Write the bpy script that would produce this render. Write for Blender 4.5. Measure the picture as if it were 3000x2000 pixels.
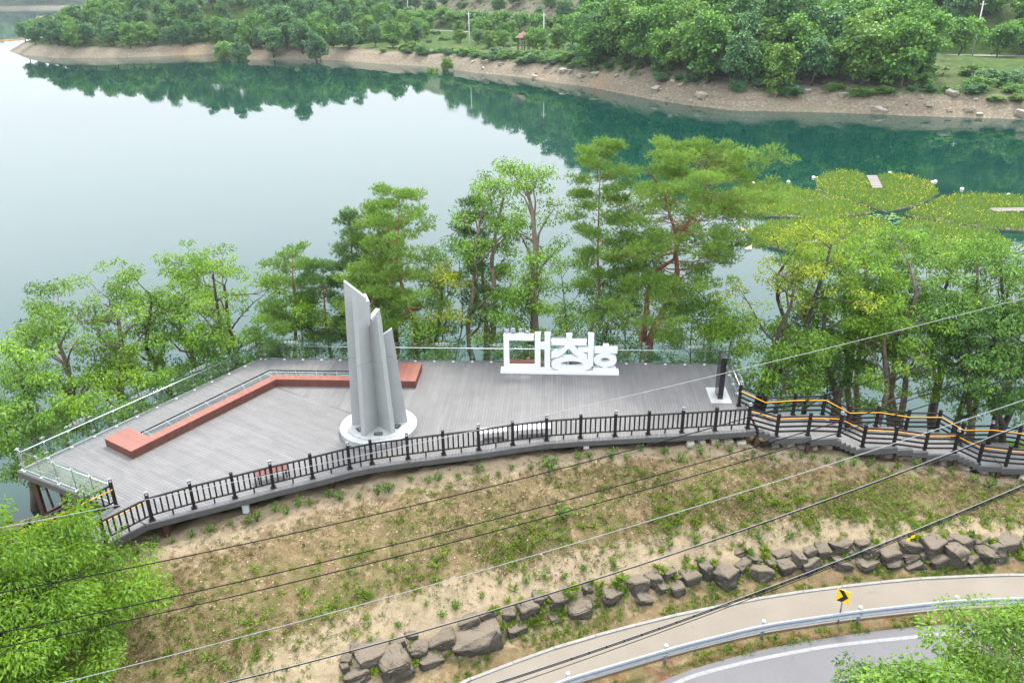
import bpy, math, random
import numpy as np
from mathutils import Vector, Matrix

random.seed(7)
S = bpy.context.scene
for o in list(bpy.data.objects):
    bpy.data.objects.remove(o)
COL = S.collection

# ------------------------------------------------------------------ camera
FPX, HC = 2333.0, 20.0                      # focal length in photo pixels, camera height above the deck
_d = np.array([70.0, 5192.0, 2333.0]); _d /= np.linalg.norm(_d)
_f = np.array([0, 0, 1.0]) - _d * _d[2]; _f /= np.linalg.norm(_f)
_r = np.cross(_d, _f)
if _r[0] < 0: _r = -_r
ROT = np.array([_r, _f, -_d])
CAM = np.array([0.0, 0.0, HC])
cam = bpy.data.cameras.new("camera"); camo = bpy.data.objects.new("camera", cam); COL.objects.link(camo)
cam.sensor_width = 36.0; cam.lens = 36.0 * FPX / 3000.0; cam.clip_start = 0.5; cam.clip_end = 6000
M = Matrix(((ROT[0, 0], -ROT[0, 1], -ROT[0, 2], 0), (ROT[1, 0], -ROT[1, 1], -ROT[1, 2], 0),
            (ROT[2, 0], -ROT[2, 1], -ROT[2, 2], HC), (0, 0, 0, 1)))
camo.matrix_world = M
S.camera = camo
S.render.resolution_x, S.render.resolution_y = 1024, 682

# ------------------------------------------------------------------ light
SUN_EL, SUN_AZ = math.radians(60), math.radians(20)   # azimuth clockwise from +Y
w = bpy.data.worlds.new("World"); S.world = w; w.use_nodes = True
nt = w.node_tree; nt.nodes.clear()
sky = nt.nodes.new("ShaderNodeTexSky"); sky.sky_type = 'NISHITA'; sky.sun_disc = False
sky.sun_elevation = SUN_EL; sky.sun_rotation = SUN_AZ
sky.air_density = 1.2; sky.dust_density = 3.0; sky.ozone_density = 1.0
hsv = nt.nodes.new("ShaderNodeHueSaturation"); hsv.inputs['Saturation'].default_value = 0.6   # thin bright overcast
veil = nt.nodes.new("ShaderNodeMix"); veil.data_type = 'RGBA'
veil.inputs[0].default_value = 0.80
bg = nt.nodes.new("ShaderNodeBackground"); bg.inputs['Strength'].default_value = 0.07
wo = nt.nodes.new("ShaderNodeOutputWorld")
nt.links.new(sky.outputs[0], hsv.inputs['Color']); nt.links.new(hsv.outputs[0], veil.inputs[6])
tcw = nt.nodes.new("ShaderNodeTexCoord"); sxw = nt.nodes.new("ShaderNodeSeparateXYZ"); nt.links.new(tcw.outputs['Generated'], sxw.inputs[0])
ovc = nt.nodes.new("ShaderNodeValToRGB"); els = ovc.color_ramp.elements          # overcast: brighter towards the zenith, same all round
for _ in range(3): els.new(.5)
for el, (p_, c_) in zip(els, ((0, (.21, .22, .235)), (.12, (.355, .368, .392)), (.26, (.595, .630, .68)), (.45, (.79, .87, .945)), (1, (.86, .94, 1.0)))): el.position = p_; el.color = (*c_, 1)
nt.links.new(sxw.outputs['Z'], ovc.inputs[0])
scl = nt.nodes.new("ShaderNodeMix"); scl.data_type = 'RGBA'; scl.blend_type = 'MULTIPLY'; scl.inputs[0].default_value = 1; scl.inputs[7].default_value = (20, 20, 20, 1); scl.clamp_result = False
nt.links.new(ovc.outputs[0], scl.inputs[6]); nt.links.new(scl.outputs[2], veil.inputs[7])
nt.links.new(veil.outputs[2], bg.inputs['Color']); nt.links.new(bg.outputs[0], wo.inputs[0])
sl = bpy.data.lights.new("sun", 'SUN'); sl.energy = 1.5; sl.angle = math.radians(14); sl.color = (1, .96, .9)
so = bpy.data.objects.new("sun", sl); COL.objects.link(so)
sd = Vector((math.sin(SUN_AZ) * math.cos(SUN_EL), math.cos(SUN_AZ) * math.cos(SUN_EL), math.sin(SUN_EL)))
so.rotation_euler = sd.to_track_quat('Z', 'Y').to_euler()
S.view_settings.view_transform = 'Standard'; S.view_settings.look = 'None'
S.view_settings.exposure = 1.86; S.view_settings.gamma = 1.0; S.view_settings.use_curve_mapping = False
S.render.engine = 'CYCLES'
S.cycles.max_bounces = 8; S.cycles.transparent_max_bounces = 12; S.cycles.diffuse_bounces = 4
S.cycles.glossy_bounces = 3; S.cycles.caustics_reflective = False; S.cycles.caustics_refractive = False
S.cycles.use_adaptive_sampling = True; S.cycles.adaptive_threshold = .02

# ------------------------------------------------------------------ photo measurements -> places
def un(x, y, z=0.0):
    "point on the level plane z that shows at photo pixel x, y"
    r = ROT @ np.array([x - 1500.0, y - 1000.0, FPX])
    return CAM + r * ((z - HC) / r[2])
def atY(x, y, Y):
    r = ROT @ np.array([x - 1500.0, y - 1000.0, FPX])
    return CAM + r * (Y / r[1])

# ------------------------------------------------------------------ material helpers
MATS = {}
def newmat(name):
    m = bpy.data.materials.new(name); m.use_nodes = True; MATS[name] = m
    n = m.node_tree.nodes; n.clear()
    out = n.new("ShaderNodeOutputMaterial"); b = n.new("ShaderNodeBsdfPrincipled")
    m.node_tree.links.new(b.outputs[0], out.inputs[0])
    return m, m.node_tree, b, out
def ramp(nt, fac, stops):
    r = nt.nodes.new("ShaderNodeValToRGB"); e = r.color_ramp.elements
    while len(e) < len(stops): e.new(0.5)
    for el, (p, c) in zip(e, stops):
        el.position = p; el.color = (*c, 1) if len(c) == 3 else c
    nt.links.new(fac, r.inputs[0]); return r.outputs[0]
def noise(nt, scale, detail=4, rough=.55, coord='Object', stretch=None, dist=0.0):
    t = nt.nodes.new("ShaderNodeTexCoord"); n = nt.nodes.new("ShaderNodeTexNoise")
    n.inputs['Scale'].default_value = scale; n.inputs['Detail'].default_value = detail
    n.inputs['Roughness'].default_value = rough; n.inputs['Distortion'].default_value = dist
    if stretch:
        mp = nt.nodes.new("ShaderNodeMapping"); mp.inputs['Scale'].default_value = stretch
        nt.links.new(t.outputs[coord], mp.inputs[0]); nt.links.new(mp.outputs[0], n.inputs['Vector'])
    else: nt.links.new(t.outputs[coord], n.inputs['Vector'])
    return n.outputs['Fac']
def mix(nt, fac, a, b, mode='MIX'):
    m = nt.nodes.new("ShaderNodeMix"); m.data_type = 'RGBA'; m.blend_type = mode
    for s, v in ((m.inputs[0], fac), (m.inputs[6], a), (m.inputs[7], b)):
        if hasattr(v, 'is_output'): nt.links.new(v, s)
        elif isinstance(v, (int, float)): s.default_value = v
        else: s.default_value = (*v, 1)
    return m.outputs[2]
def bump(nt, b, h, strength=.4, dist=.02):
    k = nt.nodes.new("ShaderNodeBump"); k.inputs['Strength'].default_value = strength; k.inputs['Distance'].default_value = dist
    nt.links.new(h, k.inputs['Height']); nt.links.new(k.outputs[0], b.inputs['Normal'])
def attr(nt, name):
    a = nt.nodes.new("ShaderNodeAttribute"); a.attribute_name = name; return a.outputs['Fac']
def geo_pos(nt):
    g = nt.nodes.new("ShaderNodeNewGeometry"); return g.outputs['Position']
def simple(name, col, rough=.6, var=.15, scale=6, metal=0.0, spec=.5, bs=0.0, bscale=60, tint=0.0, stretch=None, coord='Object'):
    m, nt, b, out = newmat(name)
    c = np.array(col)
    n = noise(nt, scale, 5, .6, coord, stretch)
    cc = ramp(nt, n, [(.3, tuple(c * (1 - var))), (.7, tuple(np.minimum(c * (1 + var), .95)))])
    if tint:
        t = attr(nt, 'tint')
        tc = ramp(nt, t, [(0, (1 - tint,) * 3), (1, (1 + tint,) * 3)])
        cc = mix(nt, 1.0, cc, tc, 'MULTIPLY')
    nt.links.new(cc, b.inputs['Base Color'])
    b.inputs['Roughness'].default_value = rough; b.inputs['Metallic'].default_value = metal
    b.inputs['Specular IOR Level'].default_value = spec
    if bs: bump(nt, b, noise(nt, bscale, 4, .6, coord), bs, .01)
    return m
def leafmat(name, dark, light, transl=.35, rough=.55, odd=None):
    m, nt, b, out = newmat(name)
    t = attr(nt, 'tint')
    st = [(0, dark), (.85, light)]
    if odd: st.append((1.0, odd))
    c = ramp(nt, t, st)
    oi = nt.nodes.new("ShaderNodeObjectInfo")
    v = ramp(nt, oi.outputs['Random'], [(0, (.86, .9, .9)), (1, (1.12, 1.08, 1.0))])
    c = mix(nt, 1.0, c, v, 'MULTIPLY')
    nt.links.new(c, b.inputs['Base Color']); b.inputs['Roughness'].default_value = rough
    b.inputs['Specular IOR Level'].default_value = .35
    tr = nt.nodes.new("ShaderNodeBsdfTranslucent")
    tc = mix(nt, 1.0, c, (1.25, 1.15, .55), 'MULTIPLY'); nt.links.new(tc, tr.inputs['Color'])
    mx = nt.nodes.new("ShaderNodeMixShader"); mx.inputs[0].default_value = transl
    nt.links.new(b.outputs[0], mx.inputs[1]); nt.links.new(tr.outputs[0], mx.inputs[2]); nt.links.new(mx.outputs[0], out.inputs[0])
    return m

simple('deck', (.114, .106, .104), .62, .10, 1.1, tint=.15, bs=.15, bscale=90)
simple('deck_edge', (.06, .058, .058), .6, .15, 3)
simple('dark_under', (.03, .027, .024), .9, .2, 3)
simple('black_paint', (.013, .011, .0115), .6, .2, 8, spec=.2)
simple('lamp_cap', (.17, .17, .18), .4, .05, 8, metal=.4)
simple('lamp_glass', (.42, .40, .48), .3, .04, 8)
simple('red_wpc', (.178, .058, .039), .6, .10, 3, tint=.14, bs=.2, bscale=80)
simple('red_wpc_shaded', (.11, .036, .025), .65, .12, 3, tint=.16, bs=.3, bscale=60)  # same boards as the bench top; shade of the upright sides painted in
simple('red_dark', (.12, .03, .02), .55, .12, 4, tint=.15)
simple('steel', (.62, .63, .64), .22, .05, 8, metal=1.0)
simple('white_paint', (.62, .62, .63), .45, .03, 3)
simple('lilac_paint', (.36, .36, .46), .4, .02, 3)
simple('white_wire', (.30, .32, .32), .4, .05, 5)
simple('rust_steel', (.060, .026, .020), .6, .25, 5)
simple('black_stone', (.012, .012, .013), .12, .2, 4, spec=.6)
simple('plaque', (.05, .05, .052), .35, .2, 8)
simple('plaque_text', (.22, .22, .2), .5, .1, 8)
simple('yellow_pvc', (.80, .33, .015), .35, .06, 4)
simple('orange', (.75, .30, .03), .5, .1, 4)
simple('red_cloth', (.55, .02, .02), .7, .1, 4)
simple('cable_black', (.008, .008, .010), .8, .1, 4, spec=.1)
simple('cable_grey', (.20, .205, .21), .45, .1, 4)
simple('galv', (.22, .235, .26), .45, .12, 5, metal=.3)
simple('sign_yellow', (.80, .50, .01), .35, .03, 5)
simple('sign_black', (.014, .013, .013), .4, .05, 5)
simple('concrete_post', (.42, .42, .40), .8, .12, 2)
simple('gazebo_wood', (.085, .04, .028), .7, .2, 2)
simple('gazebo_roof', (.18, .085, .055), .8, .2, 2, tint=.2)
simple('buoy_white', (.78, .77, .74), .45, .08, 3)
simple('buoy_yellow', (.72, .42, .04), .45, .08, 3)
simple('float_edge', (.085, .07, .06), .8, .3, 3)
simple('board', (.125, .11, .095), .7, .12, 2, tint=.15)
simple('bark_red', (.215, .085, .05), .85, .35, 5, bs=.6, bscale=14, stretch=(1, 1, .35))
simple('bark_grey', (.165, .125, .095), .85, .35, 5, bs=.5, bscale=14, stretch=(1, 1, .35))
simple('bark_dark', (.055, .043, .036), .9, .35, 5, bs=.5, bscale=14, stretch=(1, 1, .35))
simple('car_paint', (.72, .74, .76), .3, .02, 3)
simple('window_dark', (.02, .025, .03), .1, .1, 3)
simple('tyre', (.02, .02, .02), .8, .1, 3)
simple('far_steel', (.6, .61, .6), .4, .1, 3)
simple('brick_red', (.28, .10, .07), .8, .15, 3)

# leaves
leafmat('leaf_chestnut', (0.063, 0.137, 0.014), (0.201, 0.345, 0.037), .38)
leafmat('leaf_lime', (0.080, 0.180, 0.012), (0.223, 0.371, 0.031), .42)
leafmat('leaf_zelkova', (0.052, 0.128, 0.008), (0.152, 0.281, 0.021), .42)
leafmat('leaf_mid', (0.066, 0.151, 0.023), (0.198, 0.353, 0.043), .38)
leafmat('leaf_deep', (0.040, 0.107, 0.022), (0.130, 0.259, 0.041), .3)
leafmat('leaf_yellow', (0.173, 0.255, 0.017), (0.411, 0.474, 0.035), .42, odd=(.40, .36, .05))
leafmat('needle', (0.066, 0.142, 0.023), (0.211, 0.348, 0.055), .22)
leafmat('needle_dark', (0.043, 0.104, 0.033), (0.121, 0.227, 0.062), .2)
leafmat('leaf_far', (0.044, 0.134, 0.028), (0.159, 0.324, 0.051), .25)
leafmat('leaf_far_lime', (0.063, 0.145, 0.023), (0.175, 0.305, 0.053), .28)
leafmat('leaf_far_blue', (0.038, 0.118, 0.048), (0.114, 0.239, 0.078), .22)
leafmat('leaf_shrub', (0.049, 0.105, 0.013), (0.134, 0.218, 0.032), .3, odd=(0.225, 0.145, 0.032))
leafmat('leaf_weed', (0.049, 0.101, 0.011), (0.178, 0.251, 0.020), .35, odd=(0.211, 0.187, 0.054))
leafmat('leaf_iris', (0.091, 0.176, 0.029), (0.180, 0.287, 0.048), .3)
leafmat('flower', (0.446, 0.331, 0.014), (0.576, 0.446, 0.029), .2)
leafmat('straw', (0.084, 0.062, 0.026), (0.228, 0.180, 0.083), .2, .9)
leafmat('litter', (0.101, 0.061, 0.032), (0.360, 0.266, 0.166), 0.0, .9)

# granite
m, nt, b, out = newmat('granite')
n1 = noise(nt, 1.3, 4); n2 = noise(nt, 55, 3, .7)
c = ramp(nt, n1, [(.3, (0.230, 0.240, 0.237)), (.7, (0.296, 0.306, 0.302))])
c = mix(nt, .5, c, ramp(nt, n2, [(.35, (0.175, 0.182, 0.182)), (.62, (0.378, 0.386, 0.378))]))
nt.links.new(c, b.inputs['Base Color']); b.inputs['Roughness'].default_value = .7
bump(nt, b, n2, .15, .004)
m, nt, b, out = newmat('granite_pale')
n1 = noise(nt, 1.6, 5); n2 = noise(nt, 40, 3, .7); n3 = noise(nt, 2.4, 6, .65, 'Object', (1, 1, .35))
c = ramp(nt, n1, [(.3, (0.308, 0.302, 0.290)), (.7, (0.389, 0.383, 0.371))])
c = mix(nt, .25, c, ramp(nt, n2, [(.35, (0.216, 0.216, 0.210)), (.62, (0.444, 0.439, 0.432))]))
c = mix(nt, ramp(nt, n3, [(.56, (0, 0, 0)), (.75, (.55, .55, .55))]), c, (0.185, 0.167, 0.136))
t = attr(nt, 'tint'); c = mix(nt, 1.0, c, ramp(nt, t, [(0, (.88,) * 3), (1, (1.08,) * 3)]), 'MULTIPLY')
nt.links.new(c, b.inputs['Base Color']); b.inputs['Roughness'].default_value = .65
# glass: clear pane, greenish, mirror-like at grazing angles
m, nt, b, out = newmat('glass')
nt.nodes.remove(b)
lw = nt.nodes.new("ShaderNodeLayerWeight"); lw.inputs[0].default_value = .5
pw = nt.nodes.new("ShaderNodeMath"); pw.operation = 'POWER'; pw.inputs[1].default_value = 5; nt.links.new(lw.outputs['Facing'], pw.inputs[0])
fr = nt.nodes.new("ShaderNodeMath"); fr.operation = 'MULTIPLY_ADD'; fr.inputs[1].default_value = .9; fr.inputs[2].default_value = .04; nt.links.new(pw.outputs[0], fr.inputs[0])
tr = nt.nodes.new("ShaderNodeBsdfTransparent"); tr.inputs[0].default_value = (.86, .93, .90, 1)
gl = nt.nodes.new("ShaderNodeBsdfGlossy"); gl.inputs['Roughness'].default_value = .02; gl.inputs['Color'].default_value = (.9, .95, .93, 1)
mx = nt.nodes.new("ShaderNodeMixShader")
nt.links.new(fr.outputs[0], mx.inputs[0]); nt.links.new(tr.outputs[0], mx.inputs[1]); nt.links.new(gl.outputs[0], mx.inputs[2])
nt.links.new(mx.outputs[0], out.inputs[0])
# lake
m, nt, b, out = newmat('water')
b.inputs['Base Color'].default_value = (.002, .027, .020, 1); b.inputs['Roughness'].default_value = .015
b.inputs['IOR'].default_value = 1.333
n1 = noise(nt, .9, 3, .5, 'Object', (.35, 1, 1)); n2 = noise(nt, .035, 3, .6, 'Object', (.6, 1, 1))
mm = nt.nodes.new("ShaderNodeMath"); mm.operation = 'MULTIPLY'; nt.links.new(n1, mm.inputs[0])
nt.links.new(ramp(nt, n2, [(.42, (.10,) * 3), (.66, (1,) * 3)]), mm.inputs[1])
bump(nt, b, mm.outputs[0], .05, .12)
# soil of the bank: attribute "sand" marks where pale fill sand was spread
m, nt, b, out = newmat('soil')
P = 'Object'
big = noise(nt, .55, 5, .6); mid = noise(nt, 2.6, 6, .65, dist=.5); fine = noise(nt, 16, 5, .7)
c = ramp(nt, mid, [(.28, (0.079, 0.050, 0.024)), (.5, (0.144, 0.100, 0.055)), (.72, (0.210, 0.156, 0.089))])
c = mix(nt, ramp(nt, big, [(.48, (0, 0, 0)), (.66, (.6, .6, .6))]), c, (0.089, 0.062, 0.030))
sandc = ramp(nt, mid, [(.3, (0.200, 0.148, 0.092)), (.65, (0.269, 0.209, 0.140))])
s = attr(nt, 'sand')
ms = nt.nodes.new("ShaderNodeMath"); ms.operation = 'ADD'; nt.links.new(s, ms.inputs[0])
mn = nt.nodes.new("ShaderNodeMath"); mn.operation = 'MULTIPLY_ADD'; nt.links.new(noise(nt, 1.5, 6, .7), mn.inputs[0]); mn.inputs[1].default_value = 1.7; mn.inputs[2].default_value = -.85
nt.links.new(mn.outputs[0], ms.inputs[1])
c = mix(nt, ramp(nt, ms.outputs[0], [(.38, (0, 0, 0)), (.58, (1, 1, 1))]), c, sandc)
c = mix(nt, ramp(nt, fine, [(.56, (0, 0, 0)), (.74, (.55, .55, .55))]), c, (0.294, 0.242, 0.162))
c = mix(nt, ramp(nt, fine, [(.27, (.6, .6, .6)), (.42, (0, 0, 0))]), c, (0.059, 0.039, 0.020))
g = attr(nt, 'grass')
mg = nt.nodes.new("ShaderNodeMath"); mg.operation = 'MULTIPLY'; nt.links.new(g, mg.inputs[0]); nt.links.new(ramp(nt, noise(nt, 1.1, 6, .7), [(.40, (0, 0, 0)), (.62, (.8, .8, .8))]), mg.inputs[1])
c = mix(nt, mg.outputs[0], c, ramp(nt, fine, [(.3, (0.027, 0.045, 0.007)), (.7, (0.085, 0.110, 0.020))]))
nd = attr(nt, 'needles')
mnn = nt.nodes.new("ShaderNodeMath"); mnn.operation = 'MULTIPLY'; nt.links.new(nd, mnn.inputs[0]); nt.links.new(ramp(nt, noise(nt, 1.8, 6, .7), [(.48, (0, 0, 0)), (.64, (.8, .8, .8))]), mnn.inputs[1])
c = mix(nt, mnn.outputs[0], c, ramp(nt, fine, [(.3, (0.079, 0.027, 0.013)), (.7, (0.163, 0.072, 0.043))]))
nt.links.new(c, b.inputs['Base Color']); b.inputs['Roughness'].default_value = .95; b.inputs['Specular IOR Level'].default_value = .1
hh = mix(nt, .45, mid, fine); bump(nt, b, hh, .9, .10)
# boulders: dark fresh faces, sandy dust lying on upward faces
def rockmat(name, lo, hi, dust, amt):
    m, nt, b, out = newmat(name)
    n1 = noise(nt, 1.7, 6, .65, 'Object', (1, 1, 2.2)); n2 = noise(nt, 9, 5, .7)
    c = ramp(nt, n1, [(.3, lo), (.7, hi)])
    c = mix(nt, ramp(nt, n2, [(.55, (0, 0, 0)), (.8, (.6, .6, .6))]), c, tuple(np.array(hi) * 1.5))
    oi = nt.nodes.new('ShaderNodeObjectInfo'); c = mix(nt, 1.0, c, ramp(nt, oi.outputs['Random'], [(0, (.75, .72, .68)), (.5, (1, .93, .82)), (1, (1.35, 1.25, 1.12))]), 'MULTIPLY')
    n5 = noise(nt, 3.1, 5, .7); c = mix(nt, ramp(nt, n5, [(.55, (0, 0, 0)), (.68, (.7, .7, .7))]), c, tuple(np.array(hi) * np.array([1.25, 1.1, .8])))
    g = nt.nodes.new("ShaderNodeNewGeometry"); sx = nt.nodes.new("ShaderNodeSeparateXYZ"); nt.links.new(g.outputs['True Normal'], sx.inputs[0])
    ad = nt.nodes.new("ShaderNodeMath"); ad.operation = 'MULTIPLY_ADD'; nt.links.new(n2, ad.inputs[0]); ad.inputs[1].default_value = .5; nt.links.new(sx.outputs['Z'], ad.inputs[2])
    c = mix(nt, ramp(nt, ad.outputs[0], [(.70, (0, 0, 0)), (1.05, (amt,) * 3)]), c, dust)
    nt.links.new(c, b.inputs['Base Color']); b.inputs['Roughness'].default_value = .85
    bump(nt, b, mix(nt, .5, n1, n2), 1.0, .14)
rockmat('rock_dark', (0.027, 0.024, 0.021), (0.059, 0.052, 0.044), (0.150, 0.115, 0.080), .75)
rockmat('rock_pale', (0.245, 0.218, 0.184), (0.408, 0.381, 0.340), (0.394, 0.354, 0.299), .5)
rockmat('rock_shore', (0.150, 0.129, 0.102), (0.272, 0.245, 0.204), (0.326, 0.292, 0.245), .5)
# path, kerb, asphalt
m, nt, b, out = newmat('path_concrete')
n1 = noise(nt, .5, 5, .6); n2 = noise(nt, 14, 5, .7); n3 = noise(nt, 2.2, 7, .7)
c = ramp(nt, n1, [(.3, (0.135, 0.109, 0.081)), (.7, (0.172, 0.144, 0.113))])
c = mix(nt, .35, c, ramp(nt, n2, [(.3, (0.120, 0.097, 0.073)), (.7, (0.187, 0.163, 0.130))]))
c = mix(nt, ramp(nt, n3, [(.60, (0, 0, 0)), (.70, (.35, .35, .35))]), c, (0.087, 0.068, 0.048))
nt.links.new(c, b.inputs['Base Color']); b.inputs['Roughness'].default_value = .85; bump(nt, b, n2, .2, .01)
simple('kerb', (.18, .168, .155), .8, .18, 3, bs=.3, bscale=30)
m, nt, b, out = newmat('asphalt')
n1 = noise(nt, .4, 5, .6); n2 = noise(nt, 60, 3, .8)
c = ramp(nt, n1, [(.3, (0.091, 0.084, 0.087)), (.7, (0.117, 0.109, 0.112))])
c = mix(nt, .35, c, ramp(nt, n2, [(.35, (0.053, 0.049, 0.051)), (.65, (0.165, 0.156, 0.156))]))
n6 = noise(nt, 1.4, 7, .75); c = mix(nt, ramp(nt, n6, [(.60, (0, 0, 0)), (.68, (.45, .45, .45))]), c, (.06, .055, .055))
nt.links.new(c, b.inputs['Base Color']); b.inputs['Roughness'].default_value = .9; bump(nt, b, n2, .3, .005)
m, nt, b, out = newmat('road_paint')
n2 = noise(nt, 7, 6, .75)
nt.links.new(ramp(nt, n2, [(.32, (0.126, 0.120, 0.122)), (.5, (0.198, 0.194, 0.192))]), b.inputs['Base Color']); b.inputs['Roughness'].default_value = .8
simple('far_road', (.18, .17, .17), .9, .1, .2)
# far land: bare drawdown rim by height, grass and scrub above
m, nt, b, out = newmat('far_land')
g = nt.nodes.new("ShaderNodeNewGeometry"); sx = nt.nodes.new("ShaderNodeSeparateXYZ"); nt.links.new(g.outputs['Position'], sx.inputs[0])
n1 = noise(nt, .035, 5, .6); n2 = noise(nt, .35, 6, .7); n3 = noise(nt, 1.6, 5, .7)
n4 = noise(nt, .25, 4, .6, 'Object', (.15, .15, 6))
rim = ramp(nt, n1, [(.35, (0.137, 0.112, 0.082)), (.55, (0.170, 0.138, 0.098)), (.68, (0.217, 0.142, 0.079))])
rim = mix(nt, ramp(nt, n4, [(.42, (.5, .5, .5)), (.55, (0, 0, 0))]), rim, (0.118, 0.091, 0.063))
rim = mix(nt, ramp(nt, n3, [(.30, (.55, .55, .55)), (.46, (0, 0, 0))]), rim, (.062, .052, .042))
rim = mix(nt, ramp(nt, n3, [(.52, (0, 0, 0)), (.66, (.7, .7, .7))]), rim, (0.307, 0.259, 0.194))
grs = ramp(nt, n2, [(.3, (0.020, 0.042, 0.009)), (.5, (0.040, 0.071, 0.013)), (.7, (0.076, 0.101, 0.026))])
bare = attr(nt, 'bare')
mb = nt.nodes.new("ShaderNodeMath"); mb.operation = 'MULTIPLY'; nt.links.new(bare, mb.inputs[0]); nt.links.new(ramp(nt, n2, [(.38, (0, 0, 0)), (.56, (1, 1, 1))]), mb.inputs[1])
grs = mix(nt, mb.outputs[0], grs, ramp(nt, n3, [(.3, (0.093, 0.071, 0.053)), (.7, (0.186, 0.155, 0.124))]))
hz = nt.nodes.new("ShaderNodeMath"); hz.operation = 'MULTIPLY_ADD'; nt.links.new(n2, hz.inputs[0]); hz.inputs[1].default_value = -3.0; nt.links.new(sx.outputs['Z'], hz.inputs[2])
mr = nt.nodes.new("ShaderNodeMapRange"); mr.inputs[1].default_value = -6.0; mr.inputs[2].default_value = -5.0; nt.links.new(hz.outputs[0], mr.inputs[0])
nt.links.new(mix(nt, mr.outputs[0], rim, grs), b.inputs['Base Color']); b.inputs['Roughness'].default_value = .95; b.inputs['Specular IOR Level'].default_value = .1
bump(nt, b, mix(nt, .5, n2, n3), 1.0, .6)

# ------------------------------------------------------------------ mesh helpers
def v3(p): return Vector((float(p[0]), float(p[1]), float(p[2])))
class MB:
    def __init__(s): s.v = []; s.f = []; s.t = []
    def add(s, vs, fs, t=.5):
        k = len(s.v); s.v += [tuple(float(c) for c in p) for p in vs]
        s.f += [tuple(i + k for i in f) for f in fs]; s.t += [t] * len(fs); return s
    def hexa(s, b, h, t=.5):       # b: 4 bottom points ccw, h: 4 top points
        return s.add(list(b) + list(h), [(3, 2, 1, 0), (4, 5, 6, 7), (0, 1, 5, 4), (1, 2, 6, 5), (2, 3, 7, 6), (3, 0, 4, 7)], t)
    def box(s, c, sz, rz=0.0, t=.5):
        cx, cy, cz = c; a, b_, h = sz[0] / 2, sz[1] / 2, sz[2] / 2; ca, sa = math.cos(rz), math.sin(rz)
        q = [(cx + x * ca - y * sa, cy + x * sa + y * ca) for x, y in ((-a, -b_), (a, -b_), (a, b_), (-a, b_))]
        return s.hexa([(x, y, cz - h) for x, y in q], [(x, y, cz + h) for x, y in q], t)
    def prism(s, poly, z0, z1, t=.5):
        n = len(poly)
        vs = [(p[0], p[1], z0) for p in poly] + [(p[0], p[1], z1) for p in poly]
        fs = [tuple(range(n - 1, -1, -1)), tuple(range(n, 2 * n))] + [(i, (i + 1) % n, n + (i + 1) % n, n + i) for i in range(n)]
        return s.add(vs, fs, t)
    def beam(s, p0, p1, w_, h_, t=.5, up=(0, 0, 1)):
        p0, p1 = v3(p0), v3(p1); d = (p1 - p0).normalized(); u = Vector(up)
        sd_ = d.cross(u)
        if sd_.length < 1e-4: sd_ = d.cross(Vector((0, 1, 0)))
        sd_.normalize(); u = sd_.cross(d).normalized(); a, b_ = sd_ * w_ / 2, u * h_ / 2
        return s.hexa([p0 - a - b_, p0 + a - b_, p1 + a - b_, p1 - a - b_], [p0 - a + b_, p0 + a + b_, p1 + a + b_, p1 - a + b_], t)
    def tube(s, pts, rad, n=8, t=.5, cap=True):
        pts = [v3(p) for p in pts]; m_ = len(pts)
        if not hasattr(rad, '__len__'): rad = [rad] * m_
        rings = []; ref = Vector((.31, .95, .05))
        for i, p in enumerate(pts):
            d = (pts[min(i + 1, m_ - 1)] - pts[max(i - 1, 0)]).normalized()
            a = d.cross(ref)
            if a.length < .1: a = d.cross(Vector((0, 0, 1)))
            a.normalize(); b_ = d.cross(a)
            rings.append([p + (a * math.cos(2 * math.pi * k / n) + b_ * math.sin(2 * math.pi * k / n)) * rad[i] for k in range(n)])
        vs = [q for r in rings for q in r]; fs = []
        for i in range(m_ - 1):
            for k in range(n):
                fs.append((i * n + k, i * n + (k + 1) % n, (i + 1) * n + (k + 1) % n, (i + 1) * n + k))
        if cap: fs += [tuple(range(n - 1, -1, -1)), tuple((m_ - 1) * n + k for k in range(n))]
        return s.add(vs, fs, t)
    def mesh(s, name, smooth=False):
        me = bpy.data.meshes.new(name); me.from_pydata(s.v, [], s.f)
        a = me.attributes.new('tint', 'FLOAT', 'FACE'); a.data.foreach_set('value', s.t)
        if smooth: me.polygons.foreach_set('use_smooth', [True] * len(me.polygons))
        me.update(); return me
    def build(s, name, mat, parent=None, smooth=False, bevel=0.0):
        o = put(name, s.mesh(name, smooth), mat, parent)
        if bevel:
            bv = o.modifiers.new('bevel', 'BEVEL'); bv.width = bevel; bv.segments = 2; bv.limit_method = 'ANGLE'
        return o
def put(name, me, mat, parent=None):
    o = bpy.data.objects.new(name, me); COL.objects.link(o)
    if mat and not me.materials: me.materials.append(MATS[mat])
    if parent: o.parent = parent
    return o
def tag(o, label=None, cat=None, group=None, kind=None):
    if label: o['label'] = label
    if cat: o['category'] = cat
    if group: o['group'] = group
    if kind: o['kind'] = kind
    return o
def thing(name, label, cat, loc=(0, 0, 0), group=None, rz=0.0):
    o = bpy.data.objects.new(name, None); COL.objects.link(o); o.location = [float(c) for c in loc]; o.rotation_euler = (0, 0, rz)
    o.empty_display_size = .3
    return tag(o, label, cat, group)
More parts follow.
